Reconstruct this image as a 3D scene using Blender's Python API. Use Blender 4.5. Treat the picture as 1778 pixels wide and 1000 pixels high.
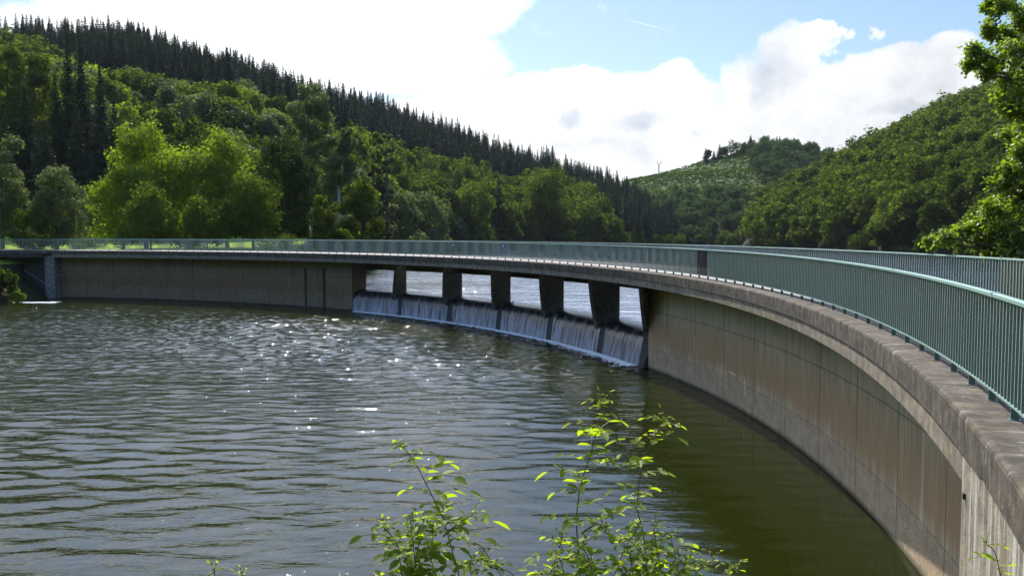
import bpy, bmesh, math, random
import numpy as np
from mathutils import Vector, Matrix
random.seed(7); rng = np.random.default_rng(7)
for o in list(bpy.data.objects): bpy.data.objects.remove(o)
scene = bpy.context.scene
COL = scene.collection
R = math.radians

# ------------------------------------------------------------------ camera
EYE = 6.7077; FPX = 1550.03; PITCH = 0.0614
cam_d = bpy.data.cameras.new('camera'); cam = bpy.data.objects.new('camera', cam_d); COL.objects.link(cam)
cam_d.sensor_width = 36; cam_d.lens = FPX/1778*36
cam.location = (0, 0, EYE); cam.rotation_euler = (math.pi/2-PITCH, 0, 0)
cam_d.clip_start = .05; cam_d.clip_end = 9000
scene.camera = cam
scene.render.resolution_x = 1024; scene.render.resolution_y = 575

# ------------------------------------------------------------------ light
SUN_AZ = R(-14.5); SUN_EL = R(45.5)
sd = Vector((math.sin(SUN_AZ)*math.cos(SUN_EL), math.cos(SUN_AZ)*math.cos(SUN_EL), math.sin(SUN_EL)))
sun_l = bpy.data.lights.new('sun', 'SUN'); sun = bpy.data.objects.new('sun', sun_l); COL.objects.link(sun)
sun_l.energy = 4.6; sun_l.angle = R(.53); sun_l.color = (1, .95, .86)
sun.rotation_euler = sd.to_track_quat('Z', 'Y').to_euler(); sun.location = (0, 0, 60)
scene.view_settings.view_transform = 'Standard'; scene.view_settings.look = 'None'
scene.view_settings.exposure = 0.7; scene.view_settings.gamma = 1; scene.view_settings.use_curve_mapping = False
cy_ = scene.cycles
cy_.max_bounces = 4; cy_.diffuse_bounces = 2; cy_.glossy_bounces = 2; cy_.transmission_bounces = 2; cy_.volume_bounces = 0
cy_.sample_clamp_indirect = 4; cy_.caustics_reflective = False; cy_.caustics_refractive = False

class NT:
    """tiny node helper"""
    def __init__(s, nt): s.nt = nt; s.N = nt.nodes; s.L = nt.links
    def n(s, t, **k):
        nd = s.N.new(t)
        for a, b in k.items():
            if a.startswith('i_'):
                key = a[2:]
                key = int(key) if key.isdigit() else key.replace('_', ' ')
                s.set(nd.inputs[key], b)
            else: setattr(nd, a, b)
        return nd
    def set(s, inp, v):
        if hasattr(v, 'is_linked') or isinstance(v, bpy.types.NodeSocket): s.L.new(v, inp)
        else: inp.default_value = v
    def m(s, op, a, b=0.0, c=None, clamp=False):
        nd = s.N.new('ShaderNodeMath'); nd.operation = op; nd.use_clamp = clamp
        s.set(nd.inputs[0], a); s.set(nd.inputs[1], b)
        if c is not None: s.set(nd.inputs[2], c)
        return nd.outputs[0]
    def mix(s, f, a, b, mode='MIX'):
        nd = s.N.new('ShaderNodeMix'); nd.data_type = 'RGBA'; nd.blend_type = mode
        s.set(nd.inputs[0], f); s.set(nd.inputs[6], a); s.set(nd.inputs[7], b)
        return nd.outputs[2]
    def ramp(s, f, pts):
        nd = s.N.new('ShaderNodeValToRGB'); e = nd.color_ramp.elements
        while len(e) < len(pts): e.new(.5)
        for i, (p, c) in enumerate(pts):
            e[i].position = p; e[i].color = (c, c, c, 1) if isinstance(c, (int, float)) else (*c, 1)
        s.L.new(f, nd.inputs[0]); return nd.outputs[0]
    def noise(s, vec, scale, detail=4, rough=.55, dist=0):
        nd = s.N.new('ShaderNodeTexNoise'); s.L.new(vec, nd.inputs['Vector'])
        nd.inputs['Scale'].default_value = scale; nd.inputs['Detail'].default_value = detail
        nd.inputs['Roughness'].default_value = rough; nd.inputs['Distortion'].default_value = dist
        return nd.outputs[0]
    def map(s, vec, sc=(1, 1, 1), rot=(0, 0, 0), loc=(0, 0, 0)):
        nd = s.N.new('ShaderNodeMapping'); s.L.new(vec, nd.inputs[0])
        nd.inputs['Scale'].default_value = sc; nd.inputs['Rotation'].default_value = rot; nd.inputs['Location'].default_value = loc
        return nd.outputs[0]
    def xyz(s, vec):
        nd = s.N.new('ShaderNodeSeparateXYZ'); s.L.new(vec, nd.inputs[0]); return nd.outputs
    def comb(s, x, y, z):
        nd = s.N.new('ShaderNodeCombineXYZ'); s.set(nd.inputs[0], x); s.set(nd.inputs[1], y); s.set(nd.inputs[2], z); return nd.outputs[0]

# ------------------------------------------------------------------ sky and clouds
world = bpy.data.worlds.new("World"); scene.world = world; world.use_nodes = True
w = NT(world.node_tree); w.N.clear()
sky = w.n('ShaderNodeTexSky', sky_type='NISHITA', sun_disc=False)
sky.sun_elevation = SUN_EL; sky.sun_rotation = SUN_AZ; sky.air_density = 1.0; sky.dust_density = .8; sky.ozone_density = 1.2
SKY = .10
tc = w.n('ShaderNodeTexCoord').outputs['Generated']
dx, dy, dz = w.xyz(tc)
az = w.m('ARCTAN2', dx, dy); el = w.m('ARCSINE', dz)
av = w.comb(az, el, 0)
warp = w.n('ShaderNodeTexNoise'); w.L.new(av, warp.inputs['Vector']); warp.inputs['Scale'].default_value = 7; warp.inputs['Detail'].default_value = 7; warp.inputs['Roughness'].default_value = .6
wx, wy, wz = w.xyz(warp.outputs['Color'])
azw = w.m('ADD', az, w.m('MULTIPLY', w.m('SUBTRACT', wx, .5), .17))
elw = w.m('ADD', el, w.m('MULTIPLY', w.m('SUBTRACT', wy, .5), .12))
def blobs(lst, A, E):
    acc = None
    for (px, py, rx, ry, s_) in lst:
        a = w.m('DIVIDE', w.m('SUBTRACT', A, math.atan((px-889)/FPX)), rx/FPX)
        e = w.m('DIVIDE', w.m('SUBTRACT', E, math.atan((405-py)/FPX)), ry/FPX)
        d = w.m('ADD', w.m('MULTIPLY', a, a), w.m('MULTIPLY', e, e))
        g = w.m('MULTIPLY', w.m('SUBTRACT', 1.0, d), s_)
        acc = g if acc is None else w.m('MAXIMUM', acc, g)
    return acc
CL = [(450, 90, 430, 95, 1), (700, 15, 240, 60, 1), (250, -20, 260, 60, 1), (600, 120, 300, 70, 1), (1000, 240, 330, 110, 1), (1150, 180, 90, 50, 1), (980, 170, 110, 50, 1),
      (1370, 120, 75, 60, 1), (1330, 190, 100, 90, 1), (1440, 100, 40, 26, 1), (1210, 260, 200, 80, 1), (1560, 180, 170, 60, 1), (1640, 130, 60, 34, 1), (1450, 160, 60, 25, 1), (1420, 240, 200, 45, 1),
      (820, 230, 220, 50, 1), (700, 300, 500, 70, 1), (1750, 200, 120, 50, 1),
      (250, -330, 260, 24, .5), (1150, -470, 300, 26, .5), (500, -720, 330, 34, .5), (-300, -120, 280, 110, 1), (2300, -100, 300, 120, 1), (1650, -700, 350, 90, .8), (100, -900, 500, 110, .8), (-700, -1000, 600, 260, 1), (1500, -1300, 700, 300, 1), (-1500, -500, 600, 240, 1), (300, -2600, 900, 700, 1)]  # out-of-view clouds; those near the sun added to light the right wall
b1 = blobs(CL, azw, elw)
fine = w.noise(av, 26, 8, .62)
veil = blobs([(500, -700, 1700, 480, .07)], az, el)
b1 = w.m('MAXIMUM', b1, veil)
dens = w.m('ADD', b1, w.m('MULTIPLY', w.m('SUBTRACT', fine, .5), .55))
cm = w.ramp(dens, [(.0, 0.0), (.22, .62), (.55, 1.0)])
# holes of blue seen through the clouds and grey undersides
GREY = [(640, 30, 90, 32, 1), (1105, 215, 70, 22, 1), (988, 207, 28, 18, 1), (1200, 246, 30, 14, 1), (1330, 150, 40, 40, .9), (1560, 215, 70, 18, .7), (60, 10, 130, 40, .9), (500, 100, 50, 16, .6), (1010, 250, 60, 14, .8), (880, 205, 40, 12, .7)]
g1 = blobs(GREY, w.m('ADD', az, w.m('MULTIPLY', w.m('SUBTRACT', wy, .5), .12)), w.m('ADD', el, w.m('MULTIPLY', w.m('SUBTRACT', wz, .5), .10)))
gm = w.m('ADD', w.m('MULTIPLY', w.ramp(w.m('ADD', g1, w.m('MULTIPLY', w.m('SUBTRACT', fine, .5), 1.3)), [(0, 0.0), (1.2, 1.0)]), .42), w.m('MULTIPLY', w.ramp(w.noise(av, 8, 7, .6), [(.42, 0.0), (.68, 1.0)]), .60), clamp=True)
lowm = w.n('ShaderNodeMapRange', interpolation_type='SMOOTHSTEP'); w.L.new(el, lowm.inputs[0]); lowm.inputs[1].default_value = .02; lowm.inputs[2].default_value = -.05
tint = w.mix(1.0, sky.outputs[0], (.72, .79, .90, 1), 'MULTIPLY')
tint = w.mix(1.0, tint, w.ramp(el, [(.26, (1.0, 1.0, 1.0)), (.50, (1.0, 1.0, 1.0))]), 'MULTIPLY')
upk = w.m('ADD', 1.0, w.m('MULTIPLY', w.m('MULTIPLY', w.m('SUBTRACT', el, .27), 5.0, clamp=True), 1.9))
tint = w.mix(1.0, tint, w.comb(upk, upk, upk), 'MULTIPLY')
cloud_col = w.mix(gm, (7.3, 7.3, 7.4, 1), (3.0, 3.45, 4.1, 1))
# clouds near the sun are lit through and far brighter than those opposite it
dt = w.m('ADD', w.m('ADD', w.m('MULTIPLY', dx, sd.x), w.m('MULTIPLY', dy, sd.y)), w.m('MULTIPLY', dz, sd.z))
hi = w.m('ADD', w.m('ADD', .36, w.m('MULTIPLY', w.m('MAXIMUM', dt, 0.0), .75)), w.m('MULTIPLY', w.m('POWER', w.m('MAXIMUM', dt, 0.0), 10.0), 3.2))
hic = w.comb(hi, hi, hi)
cloud_col = w.mix(1.0, cloud_col, hic, 'MULTIPLY')
# a thin bright trail left by an aircraft
ta, te = math.atan((1118-889)/FPX), math.atan((405-54)/FPX)
ca, sa = math.cos(-.27), math.sin(-.27)
da = w.m('SUBTRACT', az, ta); de = w.m('SUBTRACT', el, te)
lu = w.m('ADD', w.m('MULTIPLY', da, ca), w.m('MULTIPLY', de, sa)); lv = w.m('SUBTRACT', w.m('MULTIPLY', de, ca), w.m('MULTIPLY', da, sa))
tr = w.m('SUBTRACT', 1.0, w.m('ADD', w.m('POWER', w.m('DIVIDE', lu, 48/FPX), 2.0), w.m('POWER', w.m('DIVIDE', lv, 1.3/FPX), 2.0)), clamp=True)
final = w.mix(cm, tint, cloud_col)
final = w.mix(w.m('MULTIPLY', tr, .35), final, (8, 8, 8.5, 1))
bg = w.n('ShaderNodeBackground'); w.L.new(final, bg.inputs[0]); bg.inputs[1].default_value = SKY
wo = w.n('ShaderNodeOutputWorld'); w.L.new(bg.outputs[0], wo.inputs[0])

# ------------------------------------------------------------------ object helpers
def tag(o, label=None, cat=None, group=None, kind=None):
    if label: o['label'] = label
    if cat: o['category'] = cat
    if group: o['group'] = group
    if kind: o['kind'] = kind
    return o
def empty(name, loc, label=None, cat=None, group=None):
    o = bpy.data.objects.new(name, None); COL.objects.link(o); o.location = loc; o.empty_display_size = .3
    return tag(o, label, cat, group)
def link_mesh(name, me, mat, parent=None, smooth=False):
    o = bpy.data.objects.new(name, me); COL.objects.link(o)
    if mat is not None and not me.materials: me.materials.append(mat)
    if smooth: me.polygons.foreach_set('use_smooth', [True]*len(me.polygons))
    if parent:
        o.parent = parent
        o.matrix_parent_inverse = Matrix.Identity(4)
        if not getattr(link_mesh, 'local', False):
            o.location = -Vector(parent.location)      # vertices given in world coordinates
    return o
def np_mesh(name, V, F, uv=None):
    """V (n,3), F (m,k) arrays"""
    V = np.asarray(V, dtype=np.float32); F = np.asarray(F, dtype=np.int32); k = F.shape[1]
    me = bpy.data.meshes.new(name)
    me.vertices.add(len(V)); me.vertices.foreach_set('co', V.ravel())
    me.loops.add(F.size); me.loops.foreach_set('vertex_index', F.ravel())
    me.polygons.add(len(F)); me.polygons.foreach_set('loop_start', np.arange(0, F.size, k, dtype=np.int32))
    try: me.polygons.foreach_set('loop_total', np.full(len(F), k, dtype=np.int32))
    except Exception: pass
    if uv is not None:
        l = me.uv_layers.new(name='UVMap'); l.data.foreach_set('uv', np.asarray(uv, dtype=np.float32)[F.ravel()].ravel())
    me.update(); me.validate(); return me
class MB:
    def __init__(s): s.V = []; s.F = []; s.U = []
    def add(s, V, F, U=None):
        n = len(s.V); s.V += [tuple(v) for v in V]; s.F += [tuple(i+n for i in f) for f in F]
        s.U += [tuple(u) for u in U] if U is not None else [(0, 0)]*len(V)
    def box(s, c, sx, sy, sz, rz=0, tilt=None):
        M = Matrix.Rotation(rz, 4, 'Z')
        if tilt is not None: M = tilt
        V = []
        for z in (-.5, .5):
            for x, y in ((-.5, -.5), (.5, -.5), (.5, .5), (-.5, .5)):
                V.append(Vector(c)+M @ Vector((x*sx, y*sy, z*sz)))
        s.add(V, [(3, 2, 1, 0), (4, 5, 6, 7), (0, 1, 5, 4), (1, 2, 6, 5), (2, 3, 7, 6), (3, 0, 4, 7)])
    def tube(s, P, r, n=8, cap=True):
        P = [Vector(p) for p in P]; r = r if hasattr(r, '__len__') else [r]*len(P)
        V = []; F = []; up = Vector((0.13, .2, 1)).normalized(); a = None
        for i, p in enumerate(P):
            d = (P[min(i+1, len(P)-1)]-P[max(i-1, 0)]).normalized()
            if a is None: a = d.orthogonal().normalized()
            a = (a-d*a.dot(d)).normalized(); b = d.cross(a)
            for k in range(n):
                q = 2*math.pi*k/n; V.append(p+(a*math.cos(q)+b*math.sin(q))*r[i])
        for i in range(len(P)-1):
            for k in range(n): F.append((i*n+k, i*n+(k+1) % n, (i+1)*n+(k+1) % n, (i+1)*n+k))
        if cap: F.append(tuple(reversed(range(n)))); F.append(tuple((len(P)-1)*n+k for k in range(n)))
        s.add(V, F)
    def build(s, name, mat, parent=None, smooth=False, uv=False):
        me = bpy.data.meshes.new(name); me.from_pydata(s.V, [], s.F)
        if uv:
            l = me.uv_layers.new(name='UVMap')
            for lp in me.loops: l.data[lp.index].uv = s.U[lp.vertex_index]
        me.update()
        return link_mesh(name, me, mat, parent, smooth)

# ------------------------------------------------------------------ dam curve: angle t, offset outwards (upstream)
CX, CY, R0, B2, B3 = -52.5562, 29.944, 59.2435, 2.5159, .8168
def rad(t, off=0): return R0+off+B2*(t-.6)**2+B3*(t-.6)**3
def cxy(t, off=0): r = rad(t, off); return (CX+r*math.cos(t), CY+r*math.sin(t))
def cp(t, off, z): x, y = cxy(t, off); return Vector((x, y, z))
_tt = np.linspace(-.7, 1.8, 5001); _x = CX+rad(_tt)*np.cos(_tt); _y = CY+rad(_tt)*np.sin(_tt)
_s = np.r_[0, np.cumsum(np.hypot(np.diff(_x), np.diff(_y)))]
def S(t): return float(np.interp(t, _tt, _s))
def T(s): return float(np.interp(s, _s, _tt))
def off_of(x, y):
    t = np.arctan2(y-CY, x-CX); tcl = np.clip(t, -.9, 1.9)
    return t, np.hypot(x-CX, y-CY)-(R0+B2*(tcl-.6)**2+B3*(tcl-.6)**3)
def px_world(px, py, D):
    """point at depth D (metres along +Y) seen at photograph pixel px, py"""
    c, s = math.cos(PITCH), math.sin(PITCH)
    x = (px-889)/FPX; u = (500-py)/FPX
    d = Vector((x, c+u*s, -s+u*c)); return Vector((0, 0, EYE))+d*(D/d.y)
def sweep(name, prof, t0, t1, mat, parent, step=.6, closed=True, smooth=False, jitter=0, uvoff=0, caps=True):
    """profile [(off, z)...] swept along the dam curve; uv = arc length, running profile length"""
    s0, s1 = S(t0), S(t1); n = max(2, int((s1-s0)/step)+1); k = len(prof)
    pl = [0]
    for i in range(1, k+1): a, b = prof[i-1], prof[i % k]; pl.append(pl[-1]+math.hypot(a[0]-b[0], a[1]-b[1]))
    V = []; U = []; F = []
    kk = k+1 if closed else k
    for i in range(n):
        t = T(s0+(s1-s0)*i/(n-1))
        for j in range(kk):
            o_, z_ = prof[j % k]; V.append(cp(t, o_, z_)); U.append((S(t), z_))
    for i in range(n-1):
        for j in range(kk-1): F.append((i*kk+j, i*kk+j+1, (i+1)*kk+j+1, (i+1)*kk+j))
    if closed and caps: F.append(tuple(reversed(range(k)))); F.append(tuple((n-1)*kk+j for j in range(k)))
    mb = MB(); mb.add(V, F, U); o = mb.build(name, mat, parent, smooth, uv=True)
    return o

# ------------------------------------------------------------------ materials
def mat(name):
    m = bpy.data.materials.new(name); m.use_nodes = True; q = NT(m.node_tree); q.N.clear()
    q.out = q.n('ShaderNodeOutputMaterial'); return m, q
def principled(q, col, rough=.8, spec=.3, bump=None, bs=.3, bd=.02, metal=0):
    p = q.n('ShaderNodeBsdfPrincipled'); q.set(p.inputs['Base Color'], col); q.set(p.inputs['Roughness'], rough)
    p.inputs['Specular IOR Level'].default_value = spec; p.inputs['Metallic'].default_value = metal
    if bump is not None:
        b = q.n('ShaderNodeBump'); b.inputs['Strength'].default_value = bs; b.inputs['Distance'].default_value = bd
        q.L.new(bump, b.inputs['Height']); q.L.new(b.outputs[0], p.inputs['Normal'])
    q.L.new(p.outputs[0], q.out.inputs[0]); return p
def simple(name, col, rough=.6, var=.25, scale=6, spec=.3, bs=.2):
    m, q = mat(name); g = q.n('ShaderNodeNewGeometry').outputs['Position']
    n = q.noise(g, scale, 5); c = q.mix(n, tuple(x*(1-var) for x in col)+(1,), tuple(x*(1+var) for x in col)+(1,))
    principled(q, c, rough, spec, n, bs, .01); return m

def mat_wall(nm='wall_concrete', shade=1.0):
    m, q = mat(nm)
    uv = q.n('ShaderNodeTexCoord').outputs['UV']; g = q.n('ShaderNodeNewGeometry').outputs['Position']
    u, v, _ = q.xyz(uv)
    n1 = q.noise(q.map(uv, (.35, .35, 1)), 1.6, 6, .6); n2 = q.noise(q.map(uv, (2.6, .22, 1)), 1.5, 5, .6)   # vertical runs
    n3 = q.noise(g, 28, 4, .7); n4 = q.noise(q.map(uv, (7, .35, 1)), 1.2, 4, .6)
    base = q.mix(q.ramp(n1, [(.3, 0.0), (.7, 1.0)]), (.44, .36, .235, 1), (.58, .49, .33, 1))
    base = q.mix(q.m('MULTIPLY', q.ramp(n4, [(.45, 0.0), (.75, 1.0)]), .6), base, (.15, .12, .085, 1))
    # rusty brown band in the middle of the wall
    bn = q.m('ADD', v, q.m('MULTIPLY', q.m('SUBTRACT', n2, .5), 2.2))
    band = q.m('MULTIPLY', q.ramp(q.m('DIVIDE', bn, 4.3), [(.18, 0.0), (.33, 1.0), (.50, .85), (.72, 0.0)]), .72)
    base = q.mix(band, base, (.33, .19, .085, 1))
    # gravelly grey-brown band at the water
    low = q.ramp(q.m('DIVIDE', q.m('ADD', v, q.m('MULTIPLY', q.m('SUBTRACT', n1, .5), .3)), 4.3), [(.0, 1.0), (.22, 1.0), (.26, 0.0)])
    gr = q.mix(q.ramp(n3, [(.35, 0.0), (.62, 1.0)]), (.22, .16, .10, 1), (.60, .47, .33, 1))
    gr = q.mix(q.m('MULTIPLY', q.ramp(q.noise(uv, 2.2, 6, .7), [(.4, 0.0), (.65, 1.0)]), .6), gr, (.17, .135, .09, 1))
    base = q.mix(q.m('MULTIPLY', low, .85), base, gr)
    wet = q.ramp(q.m('ADD', v, q.m('MULTIPLY', q.m('SUBTRACT', n2, .5), .2)), [(.04, 1.0), (.16, 0.0)])
    base = q.mix(q.m('MULTIPLY', wet, .8), base, (.045, .045, .03, 1))
    # white lime runs
    rn = q.m('MULTIPLY', q.ramp(q.noise(q.map(uv, (3.2, .12, 1), loc=(3.3, 1.7, 0)), 1.3, 3, .5), [(.70, 0.0), (.76, 1.0)]), .5)
    base = q.mix(rn, base, (.42, .42, .38, 1))
    dr = q.m('MULTIPLY', q.ramp(q.noise(q.map(uv, (13, .22, 1), loc=(2, 6, 0)), 1.2, 4, .6), [(.60, 0.0), (.70, 1.0)]), .45)
    base = q.mix(dr, base, (.085, .07, .05, 1))
    wob = q.m('MULTIPLY', q.m('SUBTRACT', q.noise(uv, 6, 5, .7), .5), .10)
    def mark(t, hw, v0, v1, k, b_, col=(.75, .76, .74, 1)):
        a = q.m('LESS_THAN', q.m('ABSOLUTE', q.m('ADD', q.m('SUBTRACT', u, S(t)), q.m('MULTIPLY', wob, hw*14))), hw)
        c_ = q.m('MULTIPLY', q.m('GREATER_THAN', q.m('ADD', v, wob), v0), q.m('LESS_THAN', q.m('ADD', v, wob), v1))
        return q.mix(q.m('MULTIPLY', q.m('MULTIPLY', a, c_), k), b_, col)
    base = mark(.052, .028, .62, 1.28, .9, base); base = mark(.075, .38, 1.25, 1.285, .8, base)
    base = mark(.038, .020, 2.9, 3.75, .6, base); base = mark(-.206, .075, 1.0, 3.7, .35, base, (.62, .64, .60, 1)); base = mark(.145, .022, 1.5, 2.2, .8, base)
    # pour joints
    fu = q.m('FRACT', q.m('DIVIDE', q.m('ADD', q.m('SUBTRACT', u, JOINT0), q.m('MULTIPLY', q.m('SUBTRACT', n2, .5), .03)), 3.22))
    ju = q.m('LESS_THAN', q.m('ABSOLUTE', q.m('SUBTRACT', fu, .5)), .006)
    vv = q.m('ADD', v, q.m('MULTIPLY', q.m('SUBTRACT', q.noise(uv, 3.5, 6, .7), .5), .14))
    jh = q.m('MAXIMUM', q.m('LESS_THAN', q.m('ABSOLUTE', q.m('SUBTRACT', vv, 2.85)), .016), q.m('LESS_THAN', q.m('ABSOLUTE', q.m('SUBTRACT', vv, 1.02)), .010))
    j = q.m('MAXIMUM', ju, q.m('MULTIPLY', jh, .7))
    base = q.mix(q.m('MULTIPLY', j, .85), base, (.04, .032, .024, 1))
    pit = q.ramp(q.noise(g, 9, 3, .8), [(.74, 0.0), (.78, 1.0)])
    base = q.mix(q.m('MULTIPLY', pit, .5), base, (.07, .06, .05, 1))
    base = q.mix(1.0, base, (1.04*shade, .98*shade, .88*shade, 1), 'MULTIPLY')
    h = q.m('SUBTRACT', q.m('ADD', q.m('MULTIPLY', n3, .5), n1), q.m('MULTIPLY', j, .8))
    principled(q, base, .85, .25, h, .5, .015); return m
def mat_cop(name, c0, c1, white=.5, ochre=.4, wsc=(5.0, .9, 1), wr0=.60):
    m, q = mat(name)
    uv = q.n('ShaderNodeTexCoord').outputs['UV']; g = q.n('ShaderNodeNewGeometry').outputs['Position']
    n1 = q.noise(q.map(uv, (3.0, .5, 1)), 1.5, 6, .62); n2 = q.noise(g, 3.5, 8, .72); n3 = q.noise(g, 40, 3, .7)
    base = q.mix(q.ramp(n1, [(.3, 0.0), (.7, 1.0)]), c0, c1)
    base = q.mix(q.m('MULTIPLY', q.ramp(n2, [(.42, 0.0), (.58, 1.0)]), .75), base, tuple(x*.55 for x in c0[:3])+(1,))
    wr = q.ramp(q.noise(q.map(uv, wsc, loc=(7, 2, 0)), 1.3, 5, .65), [(wr0, 0.0), (wr0+.10, 1.0)])
    base = q.mix(q.m('MULTIPLY', wr, white), base, (.44, .42, .36, 1))
    oc = q.ramp(q.noise(q.map(uv, (1.6, .8, 1), loc=(1, 5, 0)), 1.5, 5, .6), [(.58, 0.0), (.68, 1.0)])
    base = q.mix(q.m('MULTIPLY', oc, ochre), base, (.24, .17, .055, 1))
    sp = q.ramp(q.noise(g, 14, 2, .5), [(.70, 0.0), (.73, 1.0)])
    base = q.mix(q.m('MULTIPLY', sp, .5), base, (.40, .38, .31, 1))
    f = q.m('FRACT', q.m('DIVIDE', q.xyz(uv)[0], 2.1)); j = q.m('LESS_THAN', f, .006)
    base = q.mix(q.m('MULTIPLY', j, .5), base, (.05, .04, .03, 1))
    principled(q, base, .9, .2, q.m('ADD', n2, q.m('MULTIPLY', n3, .35)), .7, .03); return m
JOINT0 = 0
JOINT0 = S(.198)-3.22*.5
M = {}
M['wall'] = mat_wall(); M['shaded_wall'] = mat_wall('shade_darkened_concrete', .52)  # left wall: same concrete, its colour darkened to stand in for shade
M['coping'] = mat_cop('coping_concrete', (.066, .053, .040, 1), (.165, .139, .106, 1), .65, .22)
M['beam'] = mat_cop('beam_concrete', (.20, .165, .12, 1), (.33, .28, .21, 1), .7, .65)
M['abut'] = mat_cop('lime_streaked_concrete', (.20, .165, .115, 1), (.36, .31, .235, 1), .95, .5, (5.5, .30, 1), .50)
M['pier'] = mat_cop('pier_concrete', (.14, .12, .085, 1), (.20, .18, .13, 1), .2, .2)
M['deck'] = simple('deck_paving', (.30, .27, .24), .9, .2, 9)
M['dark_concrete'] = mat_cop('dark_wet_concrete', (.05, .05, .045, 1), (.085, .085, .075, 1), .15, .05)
M['pale'] = mat_cop('pale_stained_concrete', (.17, .165, .145, 1), (.30, .29, .26, 1), .6, .0)
def mat_paint():
    m, q = mat('green_railing_paint'); g = q.n('ShaderNodeNewGeometry').outputs['Position']
    n = q.noise(g, 5, 5, .6); nb = q.noise(g, 16, 5, .75)
    c = q.mix(n, (.098, .140, .112, 1), (.138, .184, .150, 1))
    c = q.mix(q.ramp(nb, [(.69, 0.0), (.74, .8)]), c, (.33, .40, .35, 1))
    c = q.mix(q.ramp(q.noise(g, 7, 6, .8), [(.705, 0.0), (.73, .8)]), c, (.12, .05, .02, 1))
    principled(q, c, .42, .45, nb, .15, .004); return m
M['paint'] = mat_paint()
M['edge'] = simple('chalky_worn_green_paint', (.46, .56, .49), .5, .22, 18, .4)
M['rail_top'] = simple('weathered_green_paint', (.22, .34, .29), .45, .22, 12, .5)
M['primer'] = simple('dark_primer', (.05, .035, .04), .6, .3, 8)
M['steel'] = simple('grey_metal', (.3, .31, .31), .4, .2, 8)
M['black'] = simple('dark_plastic', (.03, .04, .045), .5, .3, 8)
M['blue'] = simple('blue_sign_paint', (.03, .11, .35), .4, .15, 6)
M['white'] = simple('white_paint', (.75, .75, .75), .5, .05, 6)
M['bark'] = simple('bark', (.085, .065, .045), .95, .45, 7, .1, .6)
M['palebark'] = simple('birch_bark', (.42, .40, .35), .8, .35, 4, .2, .3)
M['deadwood'] = simple('bleached_wood', (.34, .29, .23), .9, .25, 5)

def mat_ground():
    m, q = mat('ground_soil_and_grass'); g = q.n('ShaderNodeNewGeometry').outputs['Position']
    x, y, z = q.xyz(g)
    n = q.noise(g, .12, 6, .65); n2 = q.noise(g, 2.5, 6, .7)
    wood = q.mix(n2, (.010, .014, .005, 1), (.026, .032, .010, 1))
    lawn = q.mix(n2, (.16, .25, .02, 1), (.27, .38, .035, 1))
    # lawn behind the left end of the dam
    lm = q.m('MULTIPLY', q.m('MULTIPLY', q.m('LESS_THAN', z, 7.4), q.m('GREATER_THAN', z, 3.5)), q.m('LESS_THAN', x, -8))
    c = q.mix(lm, wood, lawn)
    # open clearing on the far hill (light grass and bramble)
    cl = q.m('MULTIPLY', q.m('GREATER_THAN', y, 440), q.m('GREATER_THAN', z, 14))
    cg = q.mix(q.ramp(n2, [(.3, 0.0), (.7, 1.0)]), (.028, .052, .011, 1), (.048, .080, .017, 1))
    cg = q.mix(q.m('MULTIPLY', q.ramp(q.noise(g, .05, 5, .6), [(.4, 0.0), (.6, 1.0)]), .5), cg, (.058, .074, .022, 1))
    c = q.mix(cl, c, cg)
    principled(q, c, .95, .1, n2, .25, .1); return m
M['ground'] = mat_ground()

def mat_leaf(name, c0, c1, trans, c2=None, scale=.12, fine=1.6, gloss=.06, tm=.5):
    """two-sided leaf: diffuse + light passing through; hue varies from plant to plant"""
    m, q = mat(name); g = q.n('ShaderNodeNewGeometry').outputs['Position']
    oi = q.n('ShaderNodeObjectInfo').outputs['Random']
    n = q.noise(g, scale, 0, .5); f = q.noise(g, fine, 1, .7)
    k = q.m('ADD', q.m('MULTIPLY', q.ramp(n, [(.35, 0.0), (.65, 1.0)]), .45), q.m('MULTIPLY', oi, .55))
    c = q.mix(k, c0, c1)
    if c2: c = q.mix(q.ramp(f, [(.5, 0.0), (.72, .8)]), c, c2)
    c = q.mix(q.m('MULTIPLY', f, .5), c, tuple(x*.55 for x in c0[:3])+(1,))
    d = q.n('ShaderNodeBsdfDiffuse'); q.L.new(c, d.inputs[0])
    t = q.n('ShaderNodeBsdfTranslucent'); q.L.new(q.mix(1.0, c, trans, 'MULTIPLY'), t.inputs[0])
    s = q.n('ShaderNodeMixShader'); s.inputs[0].default_value = tm; q.L.new(d.outputs[0], s.inputs[1]); q.L.new(t.outputs[0], s.inputs[2])
    gl = q.n('ShaderNodeBsdfGlossy'); gl.inputs['Roughness'].default_value = .45; gl.inputs[0].default_value = (.8, .8, .8, 1)
    s2 = q.n('ShaderNodeMixShader'); s2.inputs[0].default_value = gloss; q.L.new(s.outputs[0], s2.inputs[1]); q.L.new(gl.outputs[0], s2.inputs[2])
    q.L.new(s2.outputs[0], q.out.inputs[0]); return m
M['leaf'] = mat_leaf('forest_leaf', (.056, .078, .014, 1), (.105, .132, .026, 1), (1.5, 1.7, .7, 1), (.13, .15, .035, 1), gloss=0)
M['leaf_far'] = mat_leaf('far_forest_leaf', (.036, .060, .028, 1), (.062, .088, .036, 1), (1.4, 1.6, 1., 1), (.075, .10, .045, 1), scale=.08, fine=.5, gloss=0)  # haze tint put into the colour: bluer and darker than nearer leaves
M['leaf_lime'] = mat_leaf('lime_leaf', (.105, .155, .014, 1), (.17, .21, .018, 1), (1.9, 2.1, .6, 1), (.21, .23, .028, 1), scale=.3, gloss=.01)
M['leaf_dark'] = mat_leaf('dark_leaf', (.022, .038, .009, 1), (.038, .054, .012, 1), (1.4, 1.6, .6, 1), (.035, .052, .013, 1), gloss=.01)
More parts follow.
